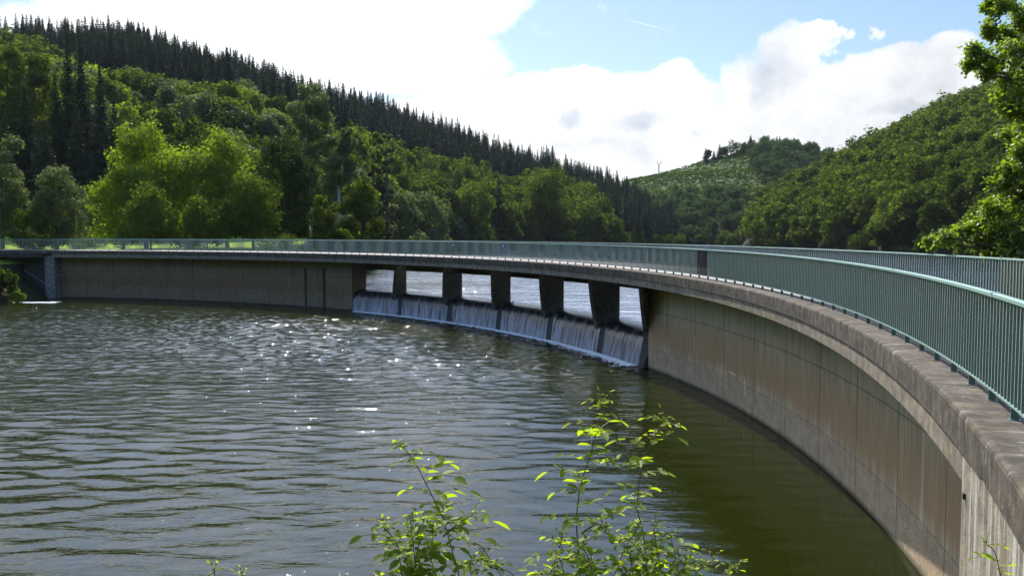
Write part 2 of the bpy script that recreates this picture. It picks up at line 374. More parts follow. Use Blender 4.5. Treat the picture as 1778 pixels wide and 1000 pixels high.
M['leaf_pale'] = mat_leaf('pale_leaf', (.085, .105, .040, 1), (.115, .135, .058, 1), (1.3, 1.5, .8, 1), (.19, .20, .10, 1), scale=.3, gloss=.01)
M['needle'] = mat_leaf('spruce_needle', (.026, .042, .026, 1), (.042, .060, .032, 1), (1.1, 1.2, .8, 1), (.020, .032, .014, 1), tm=.2, gloss=.01)
M['leaf_near'] = mat_leaf('sycamore_leaf', (.125, .18, .018, 1), (.175, .225, .024, 1), (2.0, 2.2, .6, 1), (.13, .165, .022, 1), scale=.8, fine=3, gloss=.05, tm=.55)
M['leaf_rose'] = mat_leaf('rose_leaf', (.13, .21, .022, 1), (.19, .26, .026, 1), (2.2, 2.1, .4, 1), (.27, .32, .03, 1), scale=4, fine=14, gloss=.015, tm=.68)
M['scrub'] = mat_leaf('scrub_leaf', (.035, .060, .014, 1), (.060, .088, .020, 1), (1.4, 1.6, .7, 1), (.075, .10, .028, 1), scale=.06, fine=.3, gloss=0)
M['rose_stem'] = simple('rose_stem', (.14, .075, .04), .6, .35, 30)

# ------------------------------------------------------------------ terrain
def tab(u, xs, ys): return np.interp(u, xs, ys)
LU = [-2500, -900, 0, 230, 400, 600, 760, 955, 1040, 1110, 1140, 1170, 1210]
L_top = [60, 30, 20, 43, 88, 150, 196, 258, 285, 322, 372, 425, 470]
L_dr = [330, 330, 340, 360, 380, 400, 420, 440, 440, 430, 420, 410, 400]
L_df = [110, 115, 128, 135, 138, 165, 245, 292, 302, 325, 335, 345, 350]
FU = [900, 1010, 1100, 1180, 1250, 1310, 1350, 1430, 1520, 1700, 2200]
F_top = [330, 312, 298, 280, 262, 244, 244, 262, 280, 300, 330]
F_dr = [640, 640, 630, 620, 610, 610, 610, 620, 630, 640, 640]
F_df = [420, 410, 400, 390, 385, 385, 385, 385, 385, 385, 385]
RU = [1240, 1262, 1275, 1300, 1330, 1400, 1460, 1540, 1600, 1700, 1778, 2000, 2600]
R_top = [470, 415, 396, 362, 340, 296, 268, 228, 202, 160, 130, 60, 0]
R_dr = [346, 356, 364, 375, 385, 395, 400, 402, 404, 405, 405, 400, 400]
R_df = [342, 340, 336, 328, 318, 295, 268, 238, 214, 186, 168, 150, 140]
def hill(u, D, U_, top, dr, df, th, zf, g=.95):
    tp, r_, f_ = tab(u, U_, top), tab(u, U_, dr), tab(u, U_, df)
    zr = EYE+(405-tp)/FPX*r_-th
    k = (D-f_)/(r_-f_)
    up = zf+(zr-zf)*np.clip(k, 0, 1)**g
    z = np.where(k < 1, up, zr-(D-r_)*.28)
    return np.where(k < 0, -3.0, z)
def terrain(x, y):
    x = np.asarray(x, float); y = np.asarray(y, float)
    ys = np.maximum(y, 1.0); u = 889+FPX*x/ys
    u = np.where(y < 1, np.where(x < 0, -2500, 2600), np.clip(u, -2500, 2600)); D = np.where(y > 1, np.maximum(y, np.hypot(x, y)*.7), np.hypot(x, y)*.8)
    zf = tab(u, [500, 640], [5.0, 1.9])
    L = hill(u, D, LU, L_top, L_dr, L_df, tab(u, [0, 900, 1000, 1170], [19, 19, 14, 10]), zf)
    F = hill(u, D, FU, F_top, F_dr, F_df, 5, 1.7)
    Rh = hill(u, D, RU, R_top, R_dr, R_df, tab(u, [1262, 1400], [12, 9]), 1.9, .8)
    L = np.where(u > 1211, -3, L); F = np.where(u < 900, -3, F); Rh = np.where(u < 1240, -3, Rh)
    z = np.maximum(np.maximum(L, F), Rh)
    lump = 1.6*np.sin(x*.045+1)*np.cos(y*.038)+.8*np.sin(x*.11+y*.07)
    z = np.where(z > 3, z+lump*np.clip((z-5)/15, 0, 1), z)
    t, off = off_of(x, y)
    # grassy ground at dam level left of the lake
    lw = np.clip((tab(D, [85, 110, 150, 215, 260], [470, 550, 610, 690, 740])-u)/25, 0, 1)
    lawn = -3+lw*7.75
    lawn = np.where(lw > .98, 4.75+.1*np.sin(x*.3)+.010*np.maximum(D-105, 0)*2.0, lawn)
    up = np.maximum(z, np.where(u < 800, lawn, -3))
    # right hand bank by the upstream railing
    rb = np.where((u > 1640) & (y > 0) | (y <= 0) & (x > 0), np.clip(-3+(u-1640)*.05, -3, 3.9), -3)
    up = np.where(off > 6.2, np.maximum(up, rb), np.maximum(up, -3))
    # inside of the arch: pool with two banks
    near = np.clip(5.0-.62*np.maximum(y-1.2-.15*np.sin(x), 0), -2.5, 5.0)+.06*np.sin(x*3)*np.cos(y*2.3)
    left = np.clip((-47.2-x)*.75-.5+.15*np.sin(y*1.3), -2.5, 4.9)
    left = np.where(y > 20, left, -2.5)
    inn = np.maximum(np.maximum(near, left), -2.5)
    back = np.clip((-y-14)*.62, 0, 75)+np.clip((-95-x)*.5, 0, 60)*(y > 0)      # unseen slopes added behind and left of the camera to block skylight
    inn = np.maximum(inn, np.where((back > 0), back+np.where(y < 0, 5, 0), -2.5))
    up = np.where(y < -14, np.maximum(up, np.clip((-y-14)*.62, 0, 75)+5), up)  # same added skylight-blocking slope outside the arch
    return np.where(off < 1.6, inn, np.where(off < 5.4, np.where(t > 1.56, 4.55, -2.5), up))
angs = np.radians(np.r_[np.arange(-180, -46, 3), np.arange(-46, 46, .32), np.arange(46, 180.1, 3)])
rs = np.r_[[0.01], .6*1.035**np.arange(0, 240)]; rs = rs[rs < 2400]
A_, D_ = np.meshgrid(angs, rs); X_ = D_*np.sin(A_); Y_ = D_*np.cos(A_); Z_ = terrain(X_, Y_)
na, nr = len(angs), len(rs); idx = np.arange(na*nr).reshape(nr, na)
F_ = np.stack([idx[:-1, :-1], idx[:-1, 1:], idx[1:, 1:], idx[1:, :-1]], -1).reshape(-1, 4)
me = np_mesh('ground', np.stack([X_, Y_, Z_], -1).reshape(-1, 3), F_)
ground = link_mesh('ground', me, M['ground'], None, True); tag(ground, kind='structure')

# ------------------------------------------------------------------ water
def mat_water(name, pool):
    m, q = mat(name); g = q.n('ShaderNodeNewGeometry').outputs['Position']
    x, y, z = q.xyz(g)
    a = q.noise(q.map(g, (.36, 1.05, 1), (0, 0, R(5))), .95, 2, .55, .7)
    b = q.noise(q.map(g, (.8, 1.9, 1), (0, 0, R(-8)), (4, 3, 0)), 2.2, 3, .55, .5)
    c = q.noise(q.map(g, (.5, .8, 1), (0, 0, R(14)), (9, 1, 0)), .45, 2, .5)
    d = q.noise(q.map(g, (1.0, 1.5, 1), (0, 0, R(12))), 7.5, 3, .65)
    h = q.m('ADD', q.m('ADD', q.m('MULTIPLY', a, 1.0), q.m('MULTIPLY', b, .26)), q.m('ADD', q.m('MULTIPLY', c, .8), q.m('MULTIPLY', q.ramp(d, [(.55, 0.0), (.80, 1.0)]), .07)))
    patch = q.noise(q.map(g, (.7, 1, 1), loc=(2, 8, 0)), .09, 3, .5)
    amp = q.ramp(patch, [(.3, .65), (.6, 1.0)])
    if pool:
        # sheltered, calmer water along the right wall; choppy water before the overflow
        rr = q.m('SQRT', q.m('ADD', q.m('POWER', q.m('SUBTRACT', x, CX), 2.0), q.m('POWER', q.m('SUBTRACT', y, CY), 2.0)))
        k = q.m('MULTIPLY', q.m('SUBTRACT', rr, R0-8.0), .15, clamp=True)
        k = q.m('MULTIPLY', k, q.m('SUBTRACT', 1.0, q.m('MULTIPLY', q.m('SUBTRACT', y, 33.0), .15, clamp=True)))
        kk = q.m('SUBTRACT', 1.0, q.m('MULTIPLY', k, .62))
        amp = q.m('MULTIPLY', amp, kk)
        chop = q.m('MULTIPLY', q.m('SUBTRACT', y, 30.0), .035, clamp=True)
        h = q.m('ADD', h, q.m('MULTIPLY', q.m('ADD', q.m('MULTIPLY', q.ramp(d, [(.60, 0.0), (.80, 1.0)]), .55), q.m('MULTIPLY', q.noise(g, 2.4, 2, .5), .30)), chop))
    if pool: amp = q.m('MULTIPLY', amp, q.m('ADD', .42, q.m('MULTIPLY', q.m('MULTIPLY', q.m('SUBTRACT', y, 24.0), .045, clamp=True), .55)))
    b2 = q.n('ShaderNodeBump'); b2.inputs['Distance'].default_value = .15 if pool else .16
    q.L.new(q.m('MULTIPLY', h, amp), b2.inputs['Height']); b2.inputs['Strength'].default_value = 1
    dif = q.n('ShaderNodeBsdfDiffuse'); dif.inputs[0].default_value = (.012, .0155, .002, 1) if pool else (.02, .035, .02, 1)
    gl = q.n('ShaderNodeBsdfGlossy'); gl.inputs['Roughness'].default_value = .03; q.L.new(b2.outputs[0], gl.inputs['Normal'])
    fr = q.n('ShaderNodeFresnel'); fr.inputs[0].default_value = 1.333; q.L.new(b2.outputs[0], fr.inputs['Normal'])
    mx = q.n('ShaderNodeMixShader'); q.L.new(fr.outputs[0], mx.inputs[0]); q.L.new(dif.outputs[0], mx.inputs[1]); q.L.new(gl.outputs[0], mx.inputs[2])
    q.L.new(mx.outputs[0], q.out.inputs[0]); return m
M['pool'] = mat_water('pool_water', True); M['lake'] = mat_water('lake_water', False)
# pool surface: a fine grid with real waves, choppier towards the overflow
def pool():
    xs = np.arange(-62, 10.01, .15); ys = np.arange(8, 96.01, .14); X, Y = np.meshgrid(xs, ys)
    r = np.random.default_rng(8)
    def waves(n, l0, l1, spread, slope, th0=math.pi/2):
        Z = np.zeros_like(X)
        for i in range(n):
            l = l0*(l1/l0)**r.random(); th = th0+r.normal()*spread; k = 2*math.pi/l
            Z += slope/math.sqrt(n/2)/k*np.sin(k*(X*math.cos(th)+Y*math.sin(th))+r.random()*6.28)
        return Z
    sm = lambda a, b, v: (lambda t: t*t*(3-2*t))(np.clip((v-a)/(b-a), 0, 1))
    t, off = off_of(X, Y)
    lee = 1-.75*sm(-8, -3, off)*(1-sm(36, 46, Y))
    lee *= 1-.62*(1-sm(-30, -11, X))*sm(42, 56, Y)
    fine = waves(60, .48, 1.15, .75, .23)*sm(30, 52, Y)
    broad = waves(40, .7, 1.6, .33, .080)*(1-.3*sm(30, 60, Y))
    med = waves(40, .45, .9, .5, .055)
    Z = (fine+broad+med)*(.6+.55*sm(-.5, .6, np.sin(X*.11+1+.6*np.sin(Y*.13))*np.cos(Y*.17+X*.05)))*lee*sm(0, 1.5, X+61.9)*sm(0, 1.5, 95.9-Y)*sm(0, .8, Y-8.1)*sm(0, .8, 9.9-X)
    idx = np.arange(X.size).reshape(X.shape); F = np.stack([idx[:-1, :-1], idx[:-1, 1:], idx[1:, 1:], idx[1:, :-1]], -1).reshape(-1, 4)
    keep = (off.ravel()[F] < 2.4).any(1); F = F[keep]; V = np.stack([X, Y, Z], -1).reshape(-1, 3); n = len(V)
    x0, x1, y0, y1 = xs[0], xs[-1], ys[0], ys[-1]
    V = np.vstack([V, [(-150, -14, 0), (x0, -14, 0), (x1, -14, 0), (x1, y0, 0), (x0, y0, 0), (x0, y1, 0), (-150, y1, 0), (-150, y0, 0)]])
    F = np.vstack([F, [(n, n+1, n+4, n+7), (n+1, n+2, n+3, n+4), (n+7, n+4, n+5, n+6)]])
    return np_mesh('pool_water', V, F)
tag(link_mesh('pool_water', pool(), M['pool'], None, True), kind='structure')
mb = MB(); arc = [cp(t, 3.15, 1.81) for t in np.linspace(-.5, 1.75, 90)]
V = arc+[Vector((-600, 200, 1.81)), Vector((-600, 900, 1.81)), Vector((700, 900, 1.81)), Vector((700, -40, 1.81)), Vector((30, -40, 1.81))]
mb.add(V, [tuple(range(len(V)))])
tag(mb.build('lake_water', M['lake']), kind='structure')

def t_at(px, off, z):
    ts_ = np.linspace(-.5, 1.7, 8001); r_ = R0+off+B2*(ts_-.6)**2+B3*(ts_-.6)**3
    X = CX+r_*np.cos(ts_); Y = CY+r_*np.sin(ts_); c, s = math.cos(PITCH), math.sin(PITCH); Zc = z-EYE
    x = 889+FPX*X/(Y*c-Zc*s); return float(ts_[np.argmin(abs(x-px))])
# ------------------------------------------------------------------ the dam
TE, TS = 1.655, -.5
Z_COP, Z_FAS, Z_RAIL, Z_GIRD = 4.926, 4.22, 6.076, 3.46
dam = empty('dam', cp(.3, 2.5, 0), 'curved concrete dam wall with overflow openings and walkway on top, rising from the green pool', 'dam')
TW = .205; TL = .862        # ends of the overflow openings
sweep('wall', [(1.48, -2.5), (4.3, -2.5), (4.3, Z_FAS-.002), (1.48, Z_FAS-.002)], -.3555, .235, M['wall'], dam)['label'] = 'tall right wall with rusty brown band and pour joints'
sweep('wall', [(1.48, -2.5), (4.3, -2.5), (4.3, Z_FAS-.002), (1.48, Z_FAS-.002)], .93, 1.484, M['shaded_wall'], dam)['label'] = 'long shaded left wall'
sweep('abutment', [(.02, -2.5), (5, -2.5), (5, Z_FAS+.33), (.02, Z_FAS+.33)], -.52, -.3555, M['abut'], dam)['label'] = 'pale lime streaked abutment at the near end'
beam = sweep('edge_beam', [(.035, Z_FAS), (.42, Z_FAS), (.42, Z_COP-.40), (.035, Z_COP-.375)], -.3555, 1.482, M['beam'], dam)
# coping slab: sagging, chipped lower edge and rounded arris
def coping():
    s0, s1 = S(TS), S(TE); n = int((s1-s0)/.22); V = []; U = []; F = []; k = 8
    r = np.random.default_rng(3); low = 0; acc = np.cumsum(r.normal(0, .006, n+1)); acc -= np.linspace(acc[0], acc[-1], n+1)
    for i in range(n+1):
        t = T(s0+(s1-s0)*i/n); e = .004*r.normal(); c = max(0, r.normal(0, .012)) if r.random() < .3 else 0
        prof = [(.0+c*.5, Z_COP-.365+np.clip(acc[i], -.03, .03)), (.0+e*.5, Z_COP-.05), (.012+e, Z_COP-.015-c*.3), (.05+c, Z_COP+e*.4), (.62, Z_COP+.003), (.70, Z_COP-.004), (.70, Z_COP-.36), (.3, Z_COP-.365)]
        for o_, z_ in prof: V.append(cp(t, o_, z_)); U.append((S(t), z_+o_))
    for i in range(n):
        for j in range(k): F.append((i*k+j, i*k+(j+1) % k, (i+1)*k+(j+1) % k, (i+1)*k+j))
    F.append(tuple(reversed(range(k)))); F.append(tuple(n*k+j for j in range(k)))
    m_ = MB(); m_.add(V, F, U); return m_.build('coping', M['coping'], dam, False, True)
coping()
sweep('deck', [(.703, Z_COP-.36), (5.0, Z_COP-.36), (5.0, Z_COP-.012), (.703, Z_COP-.012)], TS, TE, M['deck'], dam)
sweep('coping', [(5.003, Z_COP-.36), (5.6, Z_COP-.36), (5.6, Z_COP), (5.003, Z_COP)], TS, TE, M['coping'], dam)
sweep('upstream_girder', [(4.42, Z_GIRD), (4.9, Z_GIRD), (4.9, Z_COP-.362), (4.42, Z_COP-.362)], TW-.02, TL+.12, M['pier'], dam)
for i in range(17):
    t = TW+.002+(TL-TW)*(i+.5)/17
    a, b = cp(t, .425, 0), cp(t, 4.41, 0); m_ = MB(); d = b-a
    m_.box(((a.x+b.x)/2, (a.y+b.y)/2, Z_FAS+.12), d.length, .32, .45, math.atan2(d.y, d.x))
    m_.build('cross_beam', M['pier'], dam)
# weir under the openings
sweep('weir', [(1.15, -2.5), (1.2, 0), (1.5, .8), (1.78, 1.35), (1.98, 1.50), (3.05, 1.52), (3.3, 1.3), (3.4, -2.5)], .2355, TL+.018, M['dark_concrete'], dam, smooth=False)
# six piers: nose leans inwards towards the crest
PT = [.309, .42, .53, .64, .752]
def pier(t, th, name='pier', step=False, kb=.036, o_min=0, ke=.052):
    m_ = MB(); sk = .045
    def ring(z, o0, o1, th):
        k = min(1, max(0, (Z_FAS-z)/(Z_FAS-1.75)))
        a2 = cp(t+kb*k, max(o0, o_min), z); b = cp(t+ke, o1, z); d = (b-a2).normalized(); n = Vector((-d.y, d.x, 0))
        return [a2, b, b+n*th, a2+n*min(th, .2+.0*th)]
    zs = [(1.2, 1.72, 3.55), (1.75, 1.52, 3.55), (2.4, 1.14, 3.55), (3.3, .66, 3.55), (Z_FAS-.004, .22, 3.55)]
    V = []
    for i, (z, a, b) in enumerate(zs): V += ring(z, a, b, th)
    F = [(3, 2, 1, 0), tuple((len(zs)-1)*4+j for j in range(4))]
    for i in range(len(zs)-1):
        for j in range(4): F.append((i*4+j, i*4+(j+1) % 4, i*4+4+(j+1) % 4, i*4+4+j))
    U = [(v.x+v.y, v.z) for v in V]; m_.add(V, F, U)
    if step:
        V = []
        for (z, a, b) in [(1.2, 1.58, 3.75), (1.75, 1.38, 3.75), (2.4, 1.0, 3.75), (3.62, .36, 3.75)]:
            r_ = ring(z, a, b, th+.24); n = (r_[3]-r_[0]).normalized()*.12; V += [p-n for p in r_]
        F = [(3, 2, 1, 0), (12, 13, 14, 15)]
        for i in range(3):
            for j in range(4): F.append((i*4+j, i*4+(j+1) % 4, i*4+4+(j+1) % 4, i*4+4+j))
        m_.add(V, F, [(v.x+v.y, v.z) for v in V])
    return m_.build(name, M['pier'], dam, False, True)
for i, t in enumerate(PT):
    p = pier(t, .75, step=(i == 3))
    if i == 3: p['label'] = 'pier with a thicker stepped lower block'
pier(.197, .6, kb=.042, ke=.075)['label'] = 'end pier against the right wall'
m_ = MB(); plan = [(1.48, .882), (3.5, .8895), (4.3, .905), (4.3, .93), (1.48, .93)]
V = [cp(t, o_, z) for z in (-2.5, Z_FAS-.002) for o_, t in plan]
m_.add(V, [tuple(reversed(range(5))), tuple(range(5, 10))]+[(i, (i+1) % 5, 5+(i+1) % 5, 5+i) for i in range(5)], [(S(t), z) for z in (-2.5, Z_FAS) for o_, t in plan])
m_.build('wall', M['shaded_wall'], dam, False, True)['label'] = 'end of the left wall beside the first opening'
t = t_at(1676, .02, 4.1); m_ = MB(); a = cp(t, .03, 4.15); m_.box(a, .07, .055, .055, t); m_.build('drain_hole', M['black'], dam)
# left end: pilaster with lime stain, wing wall, stair
sweep('pilaster', [(.3, -2.5), (1.47, -2.5), (1.47, Z_FAS+.2), (.3, Z_FAS+.2)], 1.482, 1.50, M['pale'], dam)
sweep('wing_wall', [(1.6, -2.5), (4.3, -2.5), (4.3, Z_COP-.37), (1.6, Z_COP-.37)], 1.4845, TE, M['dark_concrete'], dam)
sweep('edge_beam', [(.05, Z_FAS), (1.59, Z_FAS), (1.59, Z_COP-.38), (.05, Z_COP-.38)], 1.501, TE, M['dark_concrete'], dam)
st = empty('stair', cp(1.53, .9, 0), 'dark concrete steps descending beside the shaded left end wall to the pool', 'stair')
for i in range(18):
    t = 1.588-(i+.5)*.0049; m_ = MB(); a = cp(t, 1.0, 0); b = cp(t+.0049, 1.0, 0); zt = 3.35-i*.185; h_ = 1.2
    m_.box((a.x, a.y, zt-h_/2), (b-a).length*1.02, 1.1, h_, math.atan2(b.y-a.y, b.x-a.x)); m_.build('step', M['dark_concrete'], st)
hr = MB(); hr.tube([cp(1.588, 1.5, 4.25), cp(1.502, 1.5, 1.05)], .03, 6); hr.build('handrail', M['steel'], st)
for px in (532, 566):
    # vertical drain slots with dark streaks in the left wall
    pass
for px, w_ in ((531, .18), (563, .30)):
    t = t_at(px, 1.48, 2)
    m_ = MB(); a = cp(t, 1.46, 0); b = cp(t+.004, 1.46, 0)
    m_.box((a.x, a.y, 1.45), w_, .10, 4.3, math.atan2(b.y-a.y, b.x-a.x)); m_.build('drain_slot', M['dark_concrete'], dam)

# ------------------------------------------------------------------ water running over the weir
def mat_fall():
    m, q = mat('falling_water'); uv = q.n('ShaderNodeTexCoord').outputs['UV']; u, v, _ = q.xyz(uv)
    s1 = q.noise(q.map(uv, (6.5, .30, 1)), 1.8, 4, .68, .25); s2 = q.noise(q.map(uv, (1.6, .2, 1), loc=(5, 0, 0)), 1.4, 3, .6)
    k = q.m('ADD', q.m('MULTIPLY', s1, .75), q.m('MULTIPLY', s2, .35))
    low = q.m('MULTIPLY', v, .09)
    on = q.m('MULTIPLY', q.m('SUBTRACT', v, 1.12), 7.0, clamp=True)   # only past the crest
    white = q.m('MULTIPLY', q.ramp(q.m('ADD', k, low), [(.70, 0.0), (.86, 1.0)]), on)
    c = q.mix(white, (.014, .015, .013, 1), (.30, .30, .31, 1))
    p = principled(q, c, .25, .5, k, .6, .04); return m
M['fall'] = mat_fall()
def fall(t0, t1, seed):
    prof = [(3.2, 1.814), (2.8, 1.80), (2.45, 1.765), (2.15, 1.69), (1.9, 1.57), (1.72, 1.38), (1.52, 1.05), (1.34, .65), (1.19, .30), (1.08, -.05)]
    pl = np.r_[0, np.cumsum([math.hypot(prof[i][0]-prof[i+1][0], prof[i][1]-prof[i+1][1]) for i in range(len(prof)-1)])]
    r = np.random.default_rng(seed); n = int((S(t1)-S(t0))/.045); ph = r.random(6)*6.28; V = []; U = []; F = []; k = len(prof)
    base = r.normal(0, 1, n+1); sm = np.convolve(base, np.ones(3)/3, 'same')
    for i in range(n+1):
        t = t0+(t1-t0)*i/n; s_ = S(t)
        for j, (o_, z_) in enumerate(prof):
            g = max(0, (j-4)/5); d = (.03*sm[i]+.03*math.sin(s_*5+ph[0])+.02*math.sin(s_*13+ph[1]+j*.3))*g
            edge = min(1, min(i, n-i)/10); d -= (1-edge)*.12*g
            sk = 0.0006*math.sin(s_*3+ph[2])*g
            V.append(cp(t+.016*(o_-.1)+sk, o_-d, z_+d*.3)); U.append((s_, pl[j]))
    for i in range(n):
        for j in range(k-1): F.append((i*k+j, i*k+j+1, (i+1)*k+j+1, (i+1)*k+j))
    m_ = MB(); m_.add(V, F, U); return m_.build('waterfall', M['fall'], None, True, True)
edges = [TW+.0]+PT+[TL]
for i in range(6):
    a, b = edges[i], edges[i+1]
    f = fall(a+(.007 if i else .024), b-.003, 10+i); tag(f, kind='structure')
# foam where the water lands: many small flat flecks and blobs
def mat_foam():
    m, q = mat('white_foam'); g = q.n('ShaderNodeNewGeometry').outputs['Position']
    n = q.noise(g, 9, 4, .7); principled(q, q.mix(n, (.45, .5, .52, 1), (.85, .88, .9, 1)), .6, .4, n, .5, .03); return m
M['foam'] = mat_foam()
fv, ff = [], []
r = np.random.default_rng(5)
def fleck(c, rx, ry, rz, hh):
    n0 = len(fv); k = 7
    for i in range(k):
        q_ = 6.283*i/k; rr_ = 1+r.normal(0, .25); x, y = rx*rr_*math.cos(q_), ry*rr_*math.sin(q_)
        fv.append((c[0]+x*math.cos(rz)-y*math.sin(rz), c[1]+x*math.sin(rz)+y*math.cos(rz), .035))
    fv.append((c[0], c[1], .04+hh))
    for i in range(k): ff.append((n0+i, n0+(i+1) % k, n0+k))
for i in range(6500):
    t = .247+(TL-.243)*r.random(); o_ = 1.12-abs(r.normal(0, .17+.30*max(0, .55-t)))*(1.6 if r.random() < .25 else 1); p = cp(t, o_+.0, 0)
    e = r.random()*.07+.02; fleck(p, e*1.7, e*.8, t+math.pi/2+r.normal(0, .3), .01+.04*r.random()*(o_ > .9))
for i in range(260):
    p = px_world(12+85*r.random(), 523, 86); p.z = 0; x = p.x; y = 86+r.normal(0, .25)
    e = r.random()*.10+.03; fleck((x, y), e*2.5, e, r.normal(0, .2), .02)
me = bpy.data.meshes.new('foam'); me.from_pydata(fv, [], ff); tag(link_mesh('foam', me, M['foam']), 'white foam line along the foot of the overflow', 'foam', kind='stuff')
# branch stranded on the crest
dw = MB(); c0 = cp(.556, 2.35, 1.85); dw.tube([cp(.585, 2.7, 1.9), cp(.57, 2.5, 1.84), cp(.555, 2.35, 1.83), cp(.543, 2.2, 1.82), cp(.541, 2.15, 2.05)], [.02, .04, .05, .05, .02], 6)
dw.tube([cp(.565, 2.45, 1.85), cp(.572, 2.3, 2.1)], [.03, .01], 5)
tag(dw.build('driftwood', M['bark']), 'dark branch stranded on the weir crest between two piers', 'driftwood')

# ------------------------------------------------------------------ railings
def railing(off, label, side, t0, t1):
    root = empty('railing', cp(.3, off, Z_COP), label, 'railing')
    sweep('handrail', [(off-.036, Z_RAIL-.042), (off+.036, Z_RAIL-.042), (off+.036, Z_RAIL-.006), (off+.03, Z_RAIL), (off-.03, Z_RAIL), (off-.036, Z_RAIL-.006)], t0, t1, M['rail_top'], root, step=1.2)
    sweep('lower_rail', [(off-.022, Z_COP+.115), (off+.022, Z_COP+.115), (off+.022, Z_COP+.135), (off-.022, Z_COP+.135)], t0, t1, M['rail_top'], root, step=1.2)
    s0, s1 = S(t0), S(t1); n = int((s1-s0)/.149); bars = []
    for i in range(22):
        t = t_at(1727, off, Z_RAIL)+i*6.1/R0 if side == 'down' else -.42+i*6.1/R0
        if t < t1:
            m_ = MB(); m_.box(cp(t, off, Z_RAIL-.021), .079, .11, .05, t); m_.build('rail_joint', M['rail_top'], root)
    h0, h1 = Z_COP+.136, Z_RAIL-.043
    bm_ = MB(); bm_.box((0, 0, (h1-h0)/2), .044, .014, h1-h0); bme = bpy.data.meshes.new('baluster'); bme.from_pydata(bm_.V, [], bm_.F); bme.materials.append(M['paint']); bme.materials.append(M['edge'])
    bme.polygons[5].material_index = 1; bme.polygons[3].material_index = 1
    bme2 = bme.copy(); bme2.materials.clear(); bme2.materials.append(M['primer'])
    rest = MB(); cnt = 0; tA = t_at(1227, off, 5.5); tB = t_at(1211, off, 5.5)
    vis = []
    for i in range(n):
        t = T(s0+(i+.5)*.149); p = cp(t, off, h0); c, s = math.cos(PITCH), math.sin(PITCH)
        inv = p.y < 2 or 889+FPX*p.x/(p.y*c-(p.z-EYE)*s) > 1790
        vis.append((p.length if not inv else 1e6, t))
    near = set(tt for d, tt in sorted(vis)[:94])
    for d, t in vis:
        p = cp(t, off, h0)
        prim = side == 'down' and tA <= t <= tB
        if t in near or prim:
            o = bpy.data.objects.new('baluster', bme2 if prim else bme); COL.objects.link(o); o.parent = root
            o.location = p-Vector(root.location); o.rotation_euler = (0, 0, t+random.gauss(0, .015))
            if prim: o['label'] = 'unpainted dark purple brown baluster'
        else: rest.box(p+Vector((0, 0, (h1-h0)/2)), .044, .014, h1-h0, t)
    o = rest.build('baluster', M['paint'], root); tag(o, kind='stuff'); o.data.materials.append(M['edge'])
    o.data.polygons.foreach_set('material_index', [1 if i % 6 in (3, 5) else 0 for i in range(len(o.data.polygons))])
    fm = MB(); fm.box((0, 0, .0575), .07, .016, .115); fm.box((0, 0, .003), .11, .09, .006); fme = bpy.data.meshes.new('foot'); fme.from_pydata(fm.V, [], fm.F); fme.materials.append(M['paint'])
    k = int((s1-s0)/1.04); rf = MB(); spots = [T(s0+.3+i*1.04) for i in range(k)]
    for i, t in enumerate(spots):
        p = cp(t, off, Z_COP+.003)
        if i < 98:
            o = bpy.data.objects.new('foot', fme); COL.objects.link(o); o.parent = root; o.location = p-Vector(root.location); o.rotation_euler = (0, 0, t)
        else: rf.box(p+Vector((0, 0, .0575)), .07, .016, .115, t)
    o = rf.build('foot', M['paint'], root); tag(o, kind='stuff')
    return root
RO = .42
rail_d = railing(RO, 'green metal railing along the pool side edge of the dam walkway', 'down', TS, 1.64)
rail_u = railing(5.2, 'green metal railing on the far lake side of the dam walkway', 'up', TS, 1.64)
for px in (862, 911, 955, 988, 1020, 1051):
    t = t_at(px, 5.14, 5.3); m_ = MB(); a = cp(t, 5.13, 0); b = cp(t+.004, 5.13, 0)
    m_.box((a.x, a.y, Z_COP+.62), 1.15, .02, .72, math.atan2(b.y-a.y, b.x-a.x)); m_.build('infill_panel', M['paint'], rail_u)
# bin and blue board beyond the far railing, round path sign at the left end
t = t_at(785, 4.6, 5.6); p = cp(t, 4.75, Z_COP)
lb = empty('litter_bin', p, 'dark litter bin hanging inside the far railing above the overflow', 'litter bin')
m_ = MB(); V = [];
for z, rr in ((.28, .17), (.35, .20), (.95, .23), (1.0, .24)):
    for i in range(12): V.append(p+Vector((rr*math.cos(i*.5236), rr*math.sin(i*.5236), z)))
m_.add(V, [(j*12+i, j*12+(i+1) % 12, j*12+12+(i+1) % 12, j*12+12+i) for j in range(3) for i in range(12)]+[tuple(reversed(range(12)))]); m_.build('bucket', M['black'], lb)
m_ = MB(); m_.box(p+Vector((0, 0, .45)), .07, .07, .9); m_.build('post', M['black'], lb)
m_ = MB(); m_.box(p+Vector((0, -.245, .82)), .2, .02, .07); m_.build('sticker', M['white'], lb)
t = t_at(873, 5.0, 5.6); p = cp(t, 5.08, Z_COP)
sg = empty('board_sign', p, 'small blue board fixed to the far railing near the dark bin', 'sign')
m_ = MB(); m_.box(p+Vector((0, 0, .72)), .45, .02, .62, t-math.pi/2); m_.build('board', M['blue'], sg)
m_ = MB(); m_.box(p+Vector((-.03, -.05, .80)), .16, .006, .2, t-math.pi/2); m_.build('pictogram', M['white'], sg)
p = px_world(109, 430, 101); p.z = 4.7
sg = empty('round_sign', p, 'round blue footpath sign on a post at the left end of the walkway', 'sign')
m_ = MB(); m_.tube([p, p+Vector((0, 0, 1.95))], .035, 8); m_.build('post', M['steel'], sg)
m_ = MB(); q0 = p+Vector((0, -.05, 1.3)); V = [q0+Vector((.42*math.cos(i*.2618), dy_, .42*math.sin(i*.2618))) for dy_ in (0, .02) for i in range(24)]
m_.add(V, [tuple(reversed(range(24))), tuple(range(24, 48))]+[(i, (i+1) % 24, 24+(i+1) % 24, 24+i) for i in range(24)]); m_.build('disc', M['blue'], sg)
